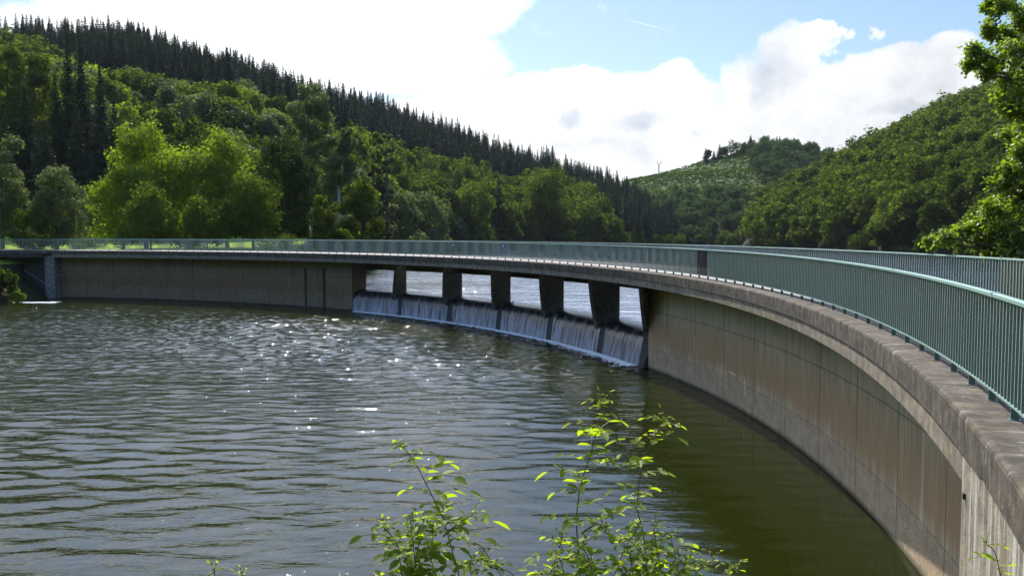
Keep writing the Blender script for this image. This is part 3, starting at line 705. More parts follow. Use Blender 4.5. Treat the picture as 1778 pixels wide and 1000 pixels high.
m_ = MB()  # white walking figure pictogram
f0 = q0+Vector((0, -.006, 0))
for (x, z, w_, h_, a_) in ((0, .26, .10, .10, 0), (0, .10, .13, .22, 0), (-.05, -.14, .06, .28, .25), (.06, -.14, .06, .28, -.25), (.11, .08, .04, .2, -.3), (-.11, .08, .04, .2, .3)):
    m_.box(f0+Vector((x, 0, z)), w_, .006, h_, tilt=Matrix.Rotation(a_, 4, 'Y'))
m_.build('pictogram', M['white'], sg)

# ------------------------------------------------------------------ trees
def leaf_quads(P, Nn, size, r, aspect=1.4, tri=False):
    """one small bent leaf clump (quad) per point, random roll about the normal"""
    n = len(P); a = np.cross(Nn, r.normal(size=(n, 3))); a /= np.linalg.norm(a, axis=1, keepdims=True)+1e-9
    b = np.cross(Nn, a); s = (size*(.6+.8*r.random(n)))[:, None] if np.ndim(size) == 0 else (size*(.6+.8*r.random(n)))[:, None]
    a = a*s*aspect*.5; b = b*s*.5
    j = lambda: 1+.35*r.normal(size=(n, 1))
    V = np.stack([P-a*j(), P-b*j()*.9+a*.15, P+a*j(), P+b*j()*.9-a*.1], 1).reshape(-1, 3)
    F = np.arange(4*n).reshape(n, 4); return V, F
def crown_pts(r, n, H, W, base, lobes, shape='round', shell=.55):
    """points and outward normals on irregular lobes filling a crown of height H-base, width W"""
    C = []; lobes = int(lobes*1.9)
    hgt = H-base
    for i in range(lobes):
        k = (i+.5)/lobes; zz = base+hgt*(.08+.84*k)
        if shape == 'round': prof = math.sin(math.pi*min(max(.12+.80*k, 0), 1))**.6
        elif shape == 'cone': prof = (1-k)**.8*1.0+.08
        elif shape == 'tall': prof = math.sin(math.pi*(.1+.82*k))**.5
        elif shape == 'dome': prof = math.sqrt(max(0, 1-(k*.95)**2))
        a = i*2.4+r.normal()*.5; rad_ = W*.5*prof*(.35+.5*r.random())
        lr = W*(.11+.10*r.random())*(.6+.4*prof)
        C.append((rad_*math.cos(a), rad_*math.sin(a), zz+r.normal()*hgt*.03, lr))
    C = np.array(C); wgt = C[:, 3]**2; pick = r.choice(len(C), n, p=wgt/wgt.sum()); c = C[pick]
    d = r.normal(size=(n, 3)); d /= np.linalg.norm(d, axis=1, keepdims=True)
    rr = c[:, 3]*(shell+(1-shell)*r.random(n))**.6*(1+.10*r.normal(size=n))
    P = c[:, :3]+d*rr[:, None]*np.array([1, 1, .85])
    # break up the lobes with a ragged deformation
    P += r.normal(size=P.shape)*.028*W
    P += .05*W*np.sin(P[:, [1, 2, 0]]*(9/W)+r.random(3)*6)
    Nn = d*.8+r.normal(size=(n, 3))*.38+np.array([0, 0, .35]); Nn /= np.linalg.norm(Nn, axis=1, keepdims=True)
    return P, Nn, C
def tube_np(mb, pts, rads, n=6): mb.tube(pts, rads, n, cap=False)
def trunk_mesh(r, H, base, C, rad_, name='trunk', limbs=8):
    mb = MB(); top = H*.82; lean = r.normal(0, .02*H, 2)
    tube_np(mb, [(0, 0, -.8), (0, 0, H*.05), (lean[0]*.4, lean[1]*.4, H*.35), (lean[0], lean[1], top)], [rad_*1.5, rad_*1.05, rad_*.75, rad_*.12], 7)
    for c in C[r.permutation(len(C))[:limbs]]:
        z0 = max(base*.8, c[2]-.35*abs(c[0])-.35*abs(c[1])-.6); z0 = min(z0, top*.95); k = z0/top
        p0 = Vector((lean[0]*k, lean[1]*k, z0)); p2 = Vector(c[:3]); p1 = (p0+p2)/2+Vector((0, 0, -.25))
        tube_np(mb, [p0, p1, p2], [rad_*.38*(1-k*.5), rad_*.24, rad_*.07], 5)
    me = bpy.data.meshes.new(name); me.from_pydata([tuple(v) for v in mb.V], [], mb.F); me.update(); return me
def broadleaf(seed, H, W, base, n, leaf, shape, lobes, rad_=.22):
    r = np.random.default_rng(seed); P, Nn, C = crown_pts(r, n, H, W, base, lobes, shape)
    V, F = leaf_quads(P, Nn, leaf, r); return np_mesh('crown', V, F), trunk_mesh(r, H, base, C, rad_)
def spruce_arrays(seed, H, W, n, leaf=.5, whorl=26):
    r = np.random.default_rng(seed); P = []; Nn = []; SZ = []
    base = H*.10
    per = max(4, n//(whorl*7))
    for i in range(whorl):
        k = i/whorl; z = base+(H-base)*k**.95; L = W*.5*(1-k)**.85*(.75+.5*r.random())+.05
        nb = 7 if k < .8 else 5
        for b in range(nb):
            a = b*6.283/nb+i*1.1+r.normal()*.2; Lb = L*(.7+.45*r.random())
            m_ = max(2, int(per*(.35+Lb/W*2.2)))
            f = r.random(m_)**.7; dr = Lb*f; dz = -.32*dr+.16*dr*f+r.normal(size=m_)*.10
            side = r.normal(size=m_)*.16*Lb*(1-f*.6)
            P.append(np.stack([dr*math.cos(a)-side*math.sin(a), dr*math.sin(a)+side*math.cos(a), z+dz], 1))
            nn = np.stack([.35*math.cos(a)*np.ones(m_), .35*math.sin(a)*np.ones(m_), .8*np.ones(m_)], 1)+r.normal(size=(m_, 3))*.35; Nn.append(nn); SZ.append(np.full(m_, leaf*(.38+.62*(1-k))))
    P.append(np.stack([np.zeros(8), np.zeros(8), H+np.linspace(-1.1, .5, 8)], 1)); Nn.append(r.normal(size=(8, 3))); SZ.append(np.linspace(.3, .12, 8)*leaf*1.6)
    P = np.concatenate(P); Nn = np.concatenate(Nn); Nn /= np.linalg.norm(Nn, axis=1, keepdims=True)
    return leaf_quads(P, Nn, np.concatenate(SZ), r, 1.7)
def spruce(seed, H, W, n, leaf, whorl=26):
    V, F = spruce_arrays(seed, H, W, n, leaf, whorl)
    mb = MB(); mb.tube([(0, 0, -1), (0, 0, H*.4), (0, 0, H*.99)], [.24, .15, .02], 6, False)
    t_ = bpy.data.meshes.new('trunk'); t_.from_pydata([tuple(v) for v in mb.V], [], mb.F); t_.update()
    return np_mesh('crown', V, F), t_
def place(protos, name, p, rz, sc, label, cat, group, mleaf, mbark, sxy=1.0):
    cme, tme = protos
    key = (cme.name, mleaf.name)
    if key not in place.cache:
        c2 = cme.copy(); c2.materials.append(mleaf); place.cache[key] = c2
    if not tme.materials: tme.materials.append(mbark)
    root = bpy.data.objects.new(name, None); COL.objects.link(root); root.location = p; root.rotation_euler = (0, 0, rz); root.scale = (sc*sxy, sc*sxy, sc); root.empty_display_size = .5
    tag(root, label, cat, group)
    for nm, me in (('trunk', tme), ('crown', place.cache[key])):
        o = bpy.data.objects.new(nm, me); COL.objects.link(o); o.parent = root
    return root
place.cache = {}
FB = [broadleaf(100+i, 10, w_, .5, int(n_*2.6), .34, sh, lb) for i, (w_, n_, sh, lb) in enumerate(
    [(8.5, 2600, 'round', 16), (7.5, 2400, 'dome', 14), (9.5, 2900, 'round', 18), (6.5, 2200, 'tall', 14), (8.0, 2500, 'dome', 15), (7.0, 2300, 'round', 13)])]
FS = [spruce(200+i, 20, w_*1.45, int(n_*2.8), .48, wh+14) for i, (w_, n_, wh) in enumerate([(5.6, 2600, 30), (4.8, 2300, 28), (6.2, 2900, 32), (5.2, 2400, 26)])]
for i, (c_, t_) in enumerate(FB): c_.name = 'broadleaf_crown_%d' % i
for i, (c_, t_) in enumerate(FS): c_.name = 'spruce_crown_%d' % i

def project(x, y, z):
    c, s = math.cos(PITCH), math.sin(PITCH); d = y*c-(z-EYE)*s; return 889+FPX*x/d, 500-FPX*((z-EYE)*c+y*s)/d
# border between the dark spruces above and the broadleaf wood below on the left hill
BU = [-200, 0, 60, 120, 180, 250, 330, 420, 500, 560, 640, 700, 750, 800, 880, 960, 1000, 1060, 1100, 1140, 1200]
BY = [60, 62, 75, 95, 128, 128, 150, 165, 195, 215, 232, 252, 268, 275, 300, 296, 315, 352, 378, 395, 405]
spr, brd, far, rgt = [], [], [], []
r = np.random.default_rng(11)
def scatter(U0, U1, D0f, D1f, sp, fn):
    """jittered grid in bearing and distance"""
    D = 60.0
    while D < 700:
        wpx = sp/D*FPX; u = U0+r.random()*wpx
        while u < U1:
            uu = u+r.normal()*wpx*.28; dd = D+r.normal()*sp*.3
            if D0f(uu) < dd < D1f(uu):
                x = (uu-889)/FPX*dd; y = dd; fn(uu, dd, x, y, float(terrain(x, y)))
            u += wpx
        D += sp*.85
def fL(sp_):
    def f(u, D, x, y, z):
        if z < 2.0: return
        gx, gy = project(x, y, z+10.5)
        b = np.interp(u, BU, BY)
        isS = gy < b
        if isS and sp_ == 's': spr.append((D, x, y, z, u, gy))
        if not isS and sp_ == 'b' and not (u < 228 and D < 170): brd.append((D, x, y, z, u, gy))
    return f
Ldf = lambda u: np.interp(u, LU, L_df); Ldr = lambda u: np.interp(u, LU, L_dr)
scatter(-80, 1175, lambda u: Ldf(u)+2, lambda u: Ldr(u)+16, 4.5, fL('s'))
scatter(-80, 1190, lambda u: max(Ldf(u)+1, 128 if u < 600 else 0), lambda u: Ldr(u)+6, 7.6, fL('b'))
def fF(u, D, x, y, z):
    if z < 1.9: return
    gx, gy = project(x, y, z)
    # open clearing: left free of trees
    clear = (gy < np.interp(u, [1090, 1130, 1180, 1245, 1330, 1345], [352, 350, 348, 340, 350, 355])) and u < 1345 and not (u > 1300 and gy < np.interp(u, [1300, 1340], [285, 350])) and not (1235 < u < 1300 and gy < 262 and False)
    if clear: return
    far.append((D, x, y, z, u, gy))
scatter(1040, 1520, lambda u: np.interp(u, FU, F_df)+1, lambda u: np.interp(u, FU, F_dr)+8, 7.4, fF)
def fR(u, D, x, y, z):
    if z < 1.8: return
    rgt.append((D, x, y, z, u, 0))
scatter(1266, 1850, lambda u: max(np.interp(u, RU, R_df)+1, 44), lambda u: np.interp(u, RU, R_dr)+8, 7.6, fR)
def shore(U_, df):
    def f(u, D, x, y, z): brd2.append((D, x, y, max(z, 1.6), u, 1))
    return f
brd2 = []
scatter(1268, 1850, lambda u: np.interp(u, RU, R_df)-2, lambda u: np.interp(u, RU, R_df)+6, 4.5, shore(0, 0))
scatter(1120, 1290, lambda u: np.interp(u, FU, F_df)-2, lambda u: np.interp(u, FU, F_df)+6, 5.0, shore(0, 0))
scatter(690, 1190, lambda u: Ldf(u)-2, lambda u: Ldf(u)+5, 4.5, shore(0, 0))
print('counts', len(spr), len(brd), len(far), len(rgt))

def hash01(a): return (math.sin(a*12.9898)*43758.5453) % 1
# --- individually standing spruces, the rest as one mass
def visible_key(e): return e[0]
spr.sort(key=visible_key)
TN = {'leaf': 'mid green broadleaf tree', 'leaf_dark': 'dark green broadleaf tree', 'leaf_lime': 'yellow green broadleaf tree', 'leaf_pale': 'pale grey green broadleaf tree'}
TONES = ['leaf', 'leaf', 'leaf', 'leaf_dark', 'leaf', 'leaf_lime', 'leaf_pale']
stuff_V = {'spruce': [], 'broad': [], 'far': []}; 
low_s = [spruce_arrays(300+i, 20, 7.2, 2300, .68, 28) for i in range(3)]
low_b = []
for i in range(4):
    rr_ = np.random.default_rng(320+i); P, Nn, C = crown_pts(rr_, 1700, 10, [8.5, 7.5, 9, 7][i], 1.0, [15, 13, 17, 13][i], ['round', 'dome', 'round', 'tall'][i]); low_b.append(leaf_quads(P, Nn, .52, rr_))
def put_low(key, arr, x, y, z, sc, sxy, rz):
    V, F = arr; c, s = math.cos(rz), math.sin(rz); W_ = V*np.array([sc*sxy, sc*sxy, sc])
    W_ = np.stack([W_[:, 0]*c-W_[:, 1]*s+x, W_[:, 0]*s+W_[:, 1]*c+y, W_[:, 2]+z], 1); stuff_V[key].append(W_)
# the band is deep: take individuals spread evenly over the band so that the ridge and the front rows are single trees
ridge = [e for e in spr if e[0] > Ldr(e[4])-22]; front = [e for e in spr if e[0] <= Ldr(e[4])-22]
random.Random(4).shuffle(ridge)
indiv = (ridge[:150]+front)[:275]; ids = set(id(e) for e in indiv)
for e in spr:
    D, x, y, z, u, gy = e; h = .72+.36*r.random(); k = int(r.random()*4)
    if u > 960: h *= .78
    h *= np.interp(D, [200, 330, 440], [1.05, .95, .92])
    if id(e) in ids:
        onr = D > Ldr(u)-22
        place(FS[k], 'spruce_tree', (x, y, z-.3), r.random()*6.28, h, 'dark spruce on the skyline of the left hill' if onr else ('dark spruce in the plantation directly behind the lawn trees' if u < 400 else 'dark spruce in the plantation above the middle of the dam' if u < 960 else 'dark spruce on the end spur of the left hill by the lake'), 'spruce tree', 'spruces on the skyline of the left hill' if onr else 'left hill plantation spruces, '+('left' if u < 400 else 'middle' if u < 960 else 'end spur'), M['needle'], M['bark'], .85+.3*r.random())
    else: put_low('spruce', low_s[k % 3], x, y, z-.3, h, .85+.3*r.random(), r.random()*6.28)
allb = [(e, 'L') for e in brd]+[(e, 'R') for e in rgt]+[(e, 'F') for e in far]
allb.sort(key=lambda q_: q_[0][0])
nb = 0
for e, reg in allb:
    D, x, y, z, u, gy = e; k = int(r.random()*6); h = .8+.5*r.random(); sx = .85+.35*r.random()
    if reg == 'L': h *= 1.25 if u < 620 else 1.05
    if reg == 'F': h *= .72; 
    if reg == 'R': h *= np.interp(D, [140, 250, 340], [.9, 1.1, 1.15]); sx *= 1.15
    if nb < 292 and reg != 'F':
        nb += 1
        if reg == 'L':
            tone = TONES[int(r.random()*7)] if u < 1000 else TONES[int(r.random()*5)]
            zn = 'in the mixed wood behind the lawn, left of the birches' if u < 520 else 'on the slope behind the birches and poplars' if u < 720 else 'in the wood above the left lake shore' if u < 1000 else 'below the last spruces where the left hill meets the water'
            lab = TN[tone]+' '+zn; gr_ = TN[tone].replace('tree', 'trees')+' '+zn
        else: tone = ['leaf', 'leaf', 'leaf', 'leaf_dark', 'leaf_lime'][int(r.random()*5)] if u < 1500 else 'leaf'; zn = 'low on the right hill near the lake' if z < 12 else 'halfway up the right hill' if z < 32 else 'high on the right hill under the skyline'; lab = TN[tone]+' '+zn; gr_ = TN[tone].replace('tree', 'trees')+' '+zn
        place(FB[k], 'broadleaf_tree', (x, y, z-.3), r.random()*6.28, h, lab, 'tree', gr_, M[tone], M['bark'], sx)
    else: put_low('far' if reg == 'F' else 'broad', low_b[k % 4], x, y, z-.4, h, sx, r.random()*6.28)
def stuff(key, name, m_, lab, cat):
    if not stuff_V[key]: return
    V = np.concatenate(stuff_V[key]); F = np.arange(len(V)).reshape(-1, 4)
    tag(link_mesh(name, np_mesh(name, V, F), m_), lab, cat, kind='stuff')
for (D, x, y, z, u, k_) in brd2: put_low('broad', low_b[int(r.random()*4)], x, y, z-.3, .32+.25*r.random(), 1.25, r.random()*6.28)
stuff('spruce', 'spruce_forest', M['needle'], 'dark spruce forest filling the upper left hill', 'forest')
stuff('broad', 'broadleaf_forest', M['leaf'], 'green broadleaf forest on the slopes beside the lake', 'forest')
stuff('far', 'far_forest', M['leaf_far'], 'broadleaf wood on the far hill beyond the lake', 'forest')
# low scrub in the clearing
rs_ = np.random.default_rng(21); PV = []
for i in range(5200):
    u = 1085+270*rs_.random(); D = 440+185*rs_.random(); x = (u-889)/FPX*D; z = float(terrain(x, D)); gx, gy = project(x, D, z)
    if gy > 355: continue
    n_ = 11; d = rs_.normal(size=(n_, 3)); d /= np.linalg.norm(d, axis=1, keepdims=True); d[:, 2] = abs(d[:, 2]); s_ = .35+1.5*rs_.random()**4
    V, F = leaf_quads(d*np.array([1, 1, .6])*s_+np.array([x, D, z]), d+rs_.normal(size=(n_, 3))*.4+[0, 0, .3], .7, rs_); PV.append(V)
V = np.concatenate(PV); tag(link_mesh('scrub', np_mesh('scrub', V, np.arange(len(V)).reshape(-1, 4)), M['scrub']), 'low green scrub on the open slope of the far hill', 'scrub', kind='stuff')

# --- trees with a place of their own (px centre, top y, width px, base y or None, distance, material, shape)
def own(px, top, wpx, D, tone, shape, label, name='broadleaf_tree', cat='tree', group=None, zb=None, base=.14, n=None, lobes=None, bark='bark', leaf=None, seed=0):
    x = (px-889)/FPX*D; z = zb if zb is not None else float(terrain(x, D)); zt = EYE+(405-top)/FPX*D
    H = zt-z; W = wpx/FPX*D; leaf = leaf or .0017*D+.05; n = n or int(min(22000, max(2600, 5.0*W*H*2.6/(leaf*leaf)*.42)))
    if shape == 'spruce': me_ = spruce(seed+500+int(px), H, W, n, leaf*1.3, int(H*1.5)+6)
    else: me_ = broadleaf(seed+500+int(px), H, W, H*base, n, leaf, shape, lobes or (20 if W > 7 else 14), rad_=.016*H)
    me_[0].name = 'own_crown_%d' % int(px*10+seed)
    return place(me_, name, (x, D, z-.1), random.random()*6.28, 1, label, cat, group, M[tone], M[bark])
own(255, 208, 125, 112, 'leaf_lime', 'tall', 'bright lime green maple rising highest at the back of the lawn clump', seed=1)
own(395, 228, 150, 110, 'leaf_lime', 'dome', 'bright yellow green maple with a pointed top beside the darker tree', seed=2)
own(325, 262, 150, 108, 'leaf_lime', 'round', 'wide yellow green tree between the two tallest lime green maples', seed=3)
own(215, 285, 110, 106, 'leaf_lime', 'dome', 'yellow green tree forming the left flank of the bright clump', seed=4)
own(440, 300, 110, 104, 'leaf', 'round', 'mid green tree forming the right flank of the bright clump', seed=5)
own(262, 325, 115, 100, 'leaf', 'dome', 'low spreading mid green tree in front of the bright clump', seed=6)
own(360, 340, 100, 101, 'leaf', 'round', 'low dark green tree in the middle front of the bright clump', seed=16)
own(497, 228, 105, 118, 'leaf_dark', 'round', 'dark rounded tree right of the bright lime green maples', seed=7)
own(543, 138, 82, 135, 'leaf_pale', 'tall', 'tall pale birch standing above the dark rounded tree', 'birch_tree', 'birch tree', bark='palebark', seed=8, base=.2)
own(592, 205, 78, 128, 'leaf_pale', 'tall', 'pale grey green birch to the right of the tallest birch', 'birch_tree', 'birch tree', bark='palebark', seed=9, base=.15)
own(675, 208, 26, 175, 'leaf_pale', 'tall', 'slim upright poplar standing like a column above the shore trees', 'poplar_tree', 'poplar tree', seed=10, base=.05, lobes=16)
own(655, 212, 30, 178, 'leaf', 'tall', 'slim green poplar just left of the paler column poplar', 'poplar_tree', 'poplar tree', seed=11, base=.05, lobes=16)
own(625, 300, 90, 120, 'leaf', 'round', 'green shore tree below the pale birches behind the railing', seed=12)
own(565, 330, 90, 112, 'leaf', 'dome', 'leafy tree low behind the railing under the tallest birch', seed=13)
own(100, 278, 105, 100, 'leaf_pale', 'dome', 'pale cone shaped tree on the lawn at the left', seed=14, base=.05)
own(5, 228, 95, 98, 'leaf_pale', 'round', 'pale leafy tree cut by the left edge of the picture', seed=15, base=.05)
own(55, 350, 90, 96, 'leaf', 'dome', 'low green bush tree between the pale trees at the left', seed=17, base=.02)
own(160, 345, 70, 118, 'leaf_pale', 'round', 'small pale tree behind the gap left of the bright clump', seed=18, base=.05)
own(700, 330, 75, 190, 'leaf_pale', 'round', 'pale willow at the left lake shore below the poplars', seed=19)
own(745, 325, 80, 225, 'leaf_pale', 'dome', 'grey green willow on the left lake shore', seed=20)
own(822, 315, 75, 265, 'leaf', 'round', 'round crowned tree at the lake shore behind the litter bin', seed=21)
own(833, 385, 32, 262, 'leaf_lime', 'dome', 'small bright lime green tree low at the lake shore', seed=22)
own(866, 305, 40, 275, 'needle', 'spruce', 'single dark spruce among broadleaf trees at the lake shore', 'spruce_tree', 'spruce tree', seed=23)
own(955, 290, 90, 300, 'leaf', 'round', 'broad green tree crown standing highest above the lake shore', seed=24)
ORD = {2: 'sixth from the left', 3: 'eighth from the left', 4: 'ninth from the left', 5: 'fifth from the left', 6: 'third from the left', 7: 'rightmost', 8: 'leftmost', 9: 'seventh from the left', 10: 'fourth from the left', 11: 'second from the left'}
for i, (px, top, wd, D) in enumerate([(20, 72, 90, 150), (70, 88, 80, 158), (128, 62, 60, 152), (150, 72, 66, 150), (182, 112, 62, 146), (105, 130, 70, 146), (52, 150, 80, 140), (205, 175, 60, 140), (-20, 100, 90, 140), (140, 180, 70, 136), (85, 210, 80, 134), (15, 200, 70, 136)]):
    own(px, top, wd, D, 'needle' if i not in (0, 1) else 'leaf', 'spruce' if i not in (0, 1) else 'tall', ['tall green tree lit at the top at the upper left edge', 'tall green tree beside the dark spruces at the upper left'][i] if i < 2 else ORD[i]+' of the tall dark spruces behind the lawn', 'spruce_tree' if i > 1 else 'broadleaf_tree', 'spruce tree' if i > 1 else 'tree', 'tall dark spruces behind the lawn' if i > 1 else None, seed=30+i)
# skyline trees on the far and right hills
for i, (px, top, h_) in enumerate([(1223, 258, 9), (1237, 262, 7), (1247, 252, 10), (1345, 238, 9), (1350, 238, 9), (1393, 250, 8), (1403, 253, 8), (1411, 254, 8), (1430, 256, 9), (1440, 260, 8), (1300, 236, 8)]):
    D = 608.; x = (px-889)/FPX*D; z = EYE+(405-top)/FPX*D-h_
    place(FS[i % 4], 'spruce_tree', (x, D, z-1), i, (h_+1)/20, 'small spruce on the skyline of the far hill', 'spruce tree', 'spruces on the far skyline', M['needle'], M['bark'], 1.3)
for i in range(16):
    px = 1576+i*9.5+random.gauss(0, 3); top = np.interp(px, [1576, 1600, 1650, 1700, 1730], [205, 188, 172, 152, 150])+random.gauss(0, 5); D = 404.; x = (px-889)/FPX*D; zt = EYE+(405-top)/FPX*D; h_ = 9+random.random()*4
    place(FS[i % 4], 'spruce_tree', (x, D, zt-h_), i, h_/20, 'dark spruce on the skyline of the right hill', 'spruce tree', 'spruces on the right skyline', M['needle'], M['bark'], 1.2)
for i, (px, top, wd, H_) in enumerate([(1272, 247, 36, 9), (1290, 250, 24, 8), (1228, 262, 12, 5), (1254, 256, 16, 6), (1320, 243, 30, 9), (1365, 247, 30, 9), (1385, 252, 24, 8)]):
    zt = EYE+(405-top)/FPX*606
    own(px, top, wd, 606., 'leaf_far', 'dome', ['wide rounded tree left of the far hilltop', 'round tree right beside the wide one left of the far hilltop', 'small round bush tree lowest on the far skyline', 'small tree between the lone spruces and the wide rounded tree on the far skyline', 'broad tree on top of the far hill', 'broad tree on the right shoulder of the far hilltop', 'smaller tree at the right end of the far skyline'][i], seed=70+i, zb=zt-H_, base=.05, leaf=.75, n=900)
# bare forked dead tree on the far slope
D = 560.; b = px_world(1144, 295, D); mb = MB()
mb.tube([b-Vector((0, 0, 2)), b+Vector((0, 0, 2.5))], [.35, .28], 6); mb.tube([b+Vector((0, 0, 2.2)), b+Vector((-.9, 0, 4)), b+Vector((-.8, 0, 6.2))], [.22, .15, .06], 5)
mb.tube([b+Vector((0, 0, 2.2)), b+Vector((1.2, 0, 4.2)), b+Vector((2.6, 0, 6.0))], [.22, .14, .05], 5); mb.tube([b+Vector((.9, 0, 3.8)), b+Vector((1.0, 0, 5.6))], [.12, .05], 5); mb.tube([b+Vector((-.9, 0, 4)), b+Vector((-2.2, 0, 5.1))], [.12, .04], 5)
tag(mb.build('dead_tree', M['deadwood']), 'bare forked dead tree alone on the skyline of the far slope', 'dead tree')

# ------------------------------------------------------------------ near tree at the right: real leaves on twigs
def leaf_shape(n=1):
    return np.array([(0, 0, 0), (.28, .25, .05), (.34, .62, .03), (0, 1, -.06), (-.34, .62, .03), (-.28, .25, .05)], dtype=float)
def leaves_mesh(P, Dr, Up, size, r, base=None):
    """six-cornered folded leaves: points, directions, up vectors"""
    L = leaf_shape() if base is None else base
    n = len(P); Dr = Dr/np.linalg.norm(Dr, axis=1, keepdims=True); X = np.cross(Dr, Up); X /= np.linalg.norm(X, axis=1, keepdims=True)+1e-9; Z = np.cross(X, Dr)
    s = np.broadcast_to(np.asarray(size, float), (n,))[:, None, None]
    V = P[:, None, :]+s*(L[None, :, 0:1]*X[:, None, :]+L[None, :, 1:2]*Dr[:, None, :]+L[None, :, 2:3]*Z[:, None, :])
    k = len(L); idx = np.arange(n)[:, None]*k
    if k == 6: F = np.concatenate([idx+np.array([[0, 1, 2, 3]]), idx+np.array([[0, 3, 4, 5]])], 0)
    return V.reshape(-1, 3), F
clumps = [(1745, 15, 30), (1775, 30, 34), (1738, 60, 20), (1768, 88, 36), (1702, 96, 22), (1726, 108, 26), (1765, 138, 36), (1742, 168, 22), (1772, 200, 32), (1754, 232, 20), (1776, 262, 24), (1735, 318, 20), (1765, 325, 28), (1752, 362, 30), (1724, 368, 24), (1697, 385, 20), (1742, 402, 30), (1775, 398, 34), (1670, 402, 17), (1642, 413, 13), (1618, 421, 9), (1700, 415, 22), (1762, 432, 26), (1725, 435, 20),
          (1778, 290, 26), (1760, 300, 20), (1785, 340, 30), (1785, 160, 34), (1790, 230, 32), (1752, 185, 18), (1788, 60, 34), (1690, 88, 10), (1684, 112, 10), (1712, 128, 14), (1722, 8, 14), (1716, 52, 9)]
rt = np.random.default_rng(77); TD = 27.0; tb = Vector(((1905-889)/FPX*TD, TD+.5, 3.2))
near_t = empty('broadleaf_tree', tb, 'sunlit leafy tree overhanging the far railing at the right edge', 'tree')
mbt = MB(); top = tb+Vector((-.4, 0, 13)); mbt.tube([tb-Vector((0, 0, 1)), tb+Vector((0, 0, 2)), tb+Vector((-.3, 0, 6)), tb+Vector((-.2, .2, 10)), top], [.42, .32, .25, .16, .04], 10)
for i in range(46):
    a = rt.random()*6.28; rr_ = 1.2+3.2*rt.random(); z = -1.5+11*rt.random(); clumps.append((None, Vector((tb.x+.8+abs(math.cos(a))*rr_*.9, tb.y+math.sin(a)*rr_, tb.z+z+2)), .9+.4*rt.random()))
LP, LD = [], []
for cdat in clumps:
    if cdat[0] is None: c, rad_ = cdat[1], cdat[2]
    else: c = px_world(cdat[0], cdat[1], TD+rt.normal()*.7); rad_ = cdat[2]/FPX*TD
    zz = max(2.0, c.z-tb.z-.35*math.hypot(c.x-tb.x, c.y-tb.y)); p0 = tb+Vector((-.2, 0, min(zz, 12))); mid = (p0+c)/2+Vector((0, 0, .35))
    mbt.tube([p0, mid, c], [.075, .045, .018], 6)
    n_tw = int(12+rad_*34)
    for j in range(n_tw):
        d = rt.normal(size=3); d[2] *= .6; d /= np.linalg.norm(d); e = c+Vector(d)*rad_*(.75+.35*rt.random()); s_ = c+Vector(d)*rad_*.1
        mbt.tube([s_, (s_+e)/2+Vector((0, 0, .05)), e], [.012, .008, .003], 4)
        m_ = 26
        f = rt.random(m_)**.6; base = np.array(s_)[None]+(np.array(e)-np.array(s_))[None]*f[:, None]+rt.normal(size=(m_, 3))*.07
        LP.append(base); LD.append(np.array(d)[None]*.6+rt.normal(size=(m_, 3))*.6+np.array([0, 0, -.25]))
LP = np.concatenate(LP); LD = np.concatenate(LD); up = rt.normal(size=LP.shape)*.35+np.array([0, 0, 1.])
V, F = leaves_mesh(LP, LD, up, .085+.06*rt.random(len(LP)), rt)
mbt.build('trunk', M['bark'], near_t); link_mesh('crown', np_mesh('crown', V, F), M['leaf_near'], near_t)

# ------------------------------------------------------------------ shrubs
def shrub(px, pyb, D, W, H, tone, label, seed, zb=None, n=900, leaf=.14):
    x = (px-889)/FPX*D; z = float(terrain(x, D)) if zb is None else zb
    root = empty('shrub', (x, D, z), label, 'shrub'); r2 = np.random.default_rng(seed)
    P, Nn, C = crown_pts(r2, n, H, W, .05, 9, 'dome'); V, F = leaf_quads(P+np.array([x, D, z]), Nn, leaf, r2)
    link_mesh('foliage', np_mesh('foliage', V, F), M[tone], root)
    mb = MB()
    for c in C[:6]: mb.tube([(x, D, z-.2), (x+c[0], D+c[1], z+c[2])], [.03, .008], 5)
    mb.build('stem', M['bark'], root)
shrub(8, 500, 85.5, 2.4, 1.9, 'leaf', 'sunlit shrub on the bank left of the stair at the pool edge', 61, zb=1.1, n=2200, leaf=.16)
shrub(26, 515, 85, 1.6, .9, 'leaf_lime', 'low yellow green weeds at the foot of the left bank', 62, zb=.25, n=1100, leaf=.13)
shrub(-25, 480, 86, 3.4, 2.6, 'leaf', 'larger shrub at the left picture edge above the pool', 63, zb=1.6, n=2400, leaf=.16)
shrub(150, 410, 107, 3.6, 1.4, 'leaf_pale', 'pale shrub at the back of the lawn behind the railing', 64, n=1300)
shrub(480, 415, 96, 5, 1.5, 'leaf', 'dark green shrub behind the railing right of the lawn', 65, n=1900)
shrub(330, 415, 104, 4, 1.2, 'leaf', 'low shrub in front of the bright clump on the lawn', 66, n=1300)

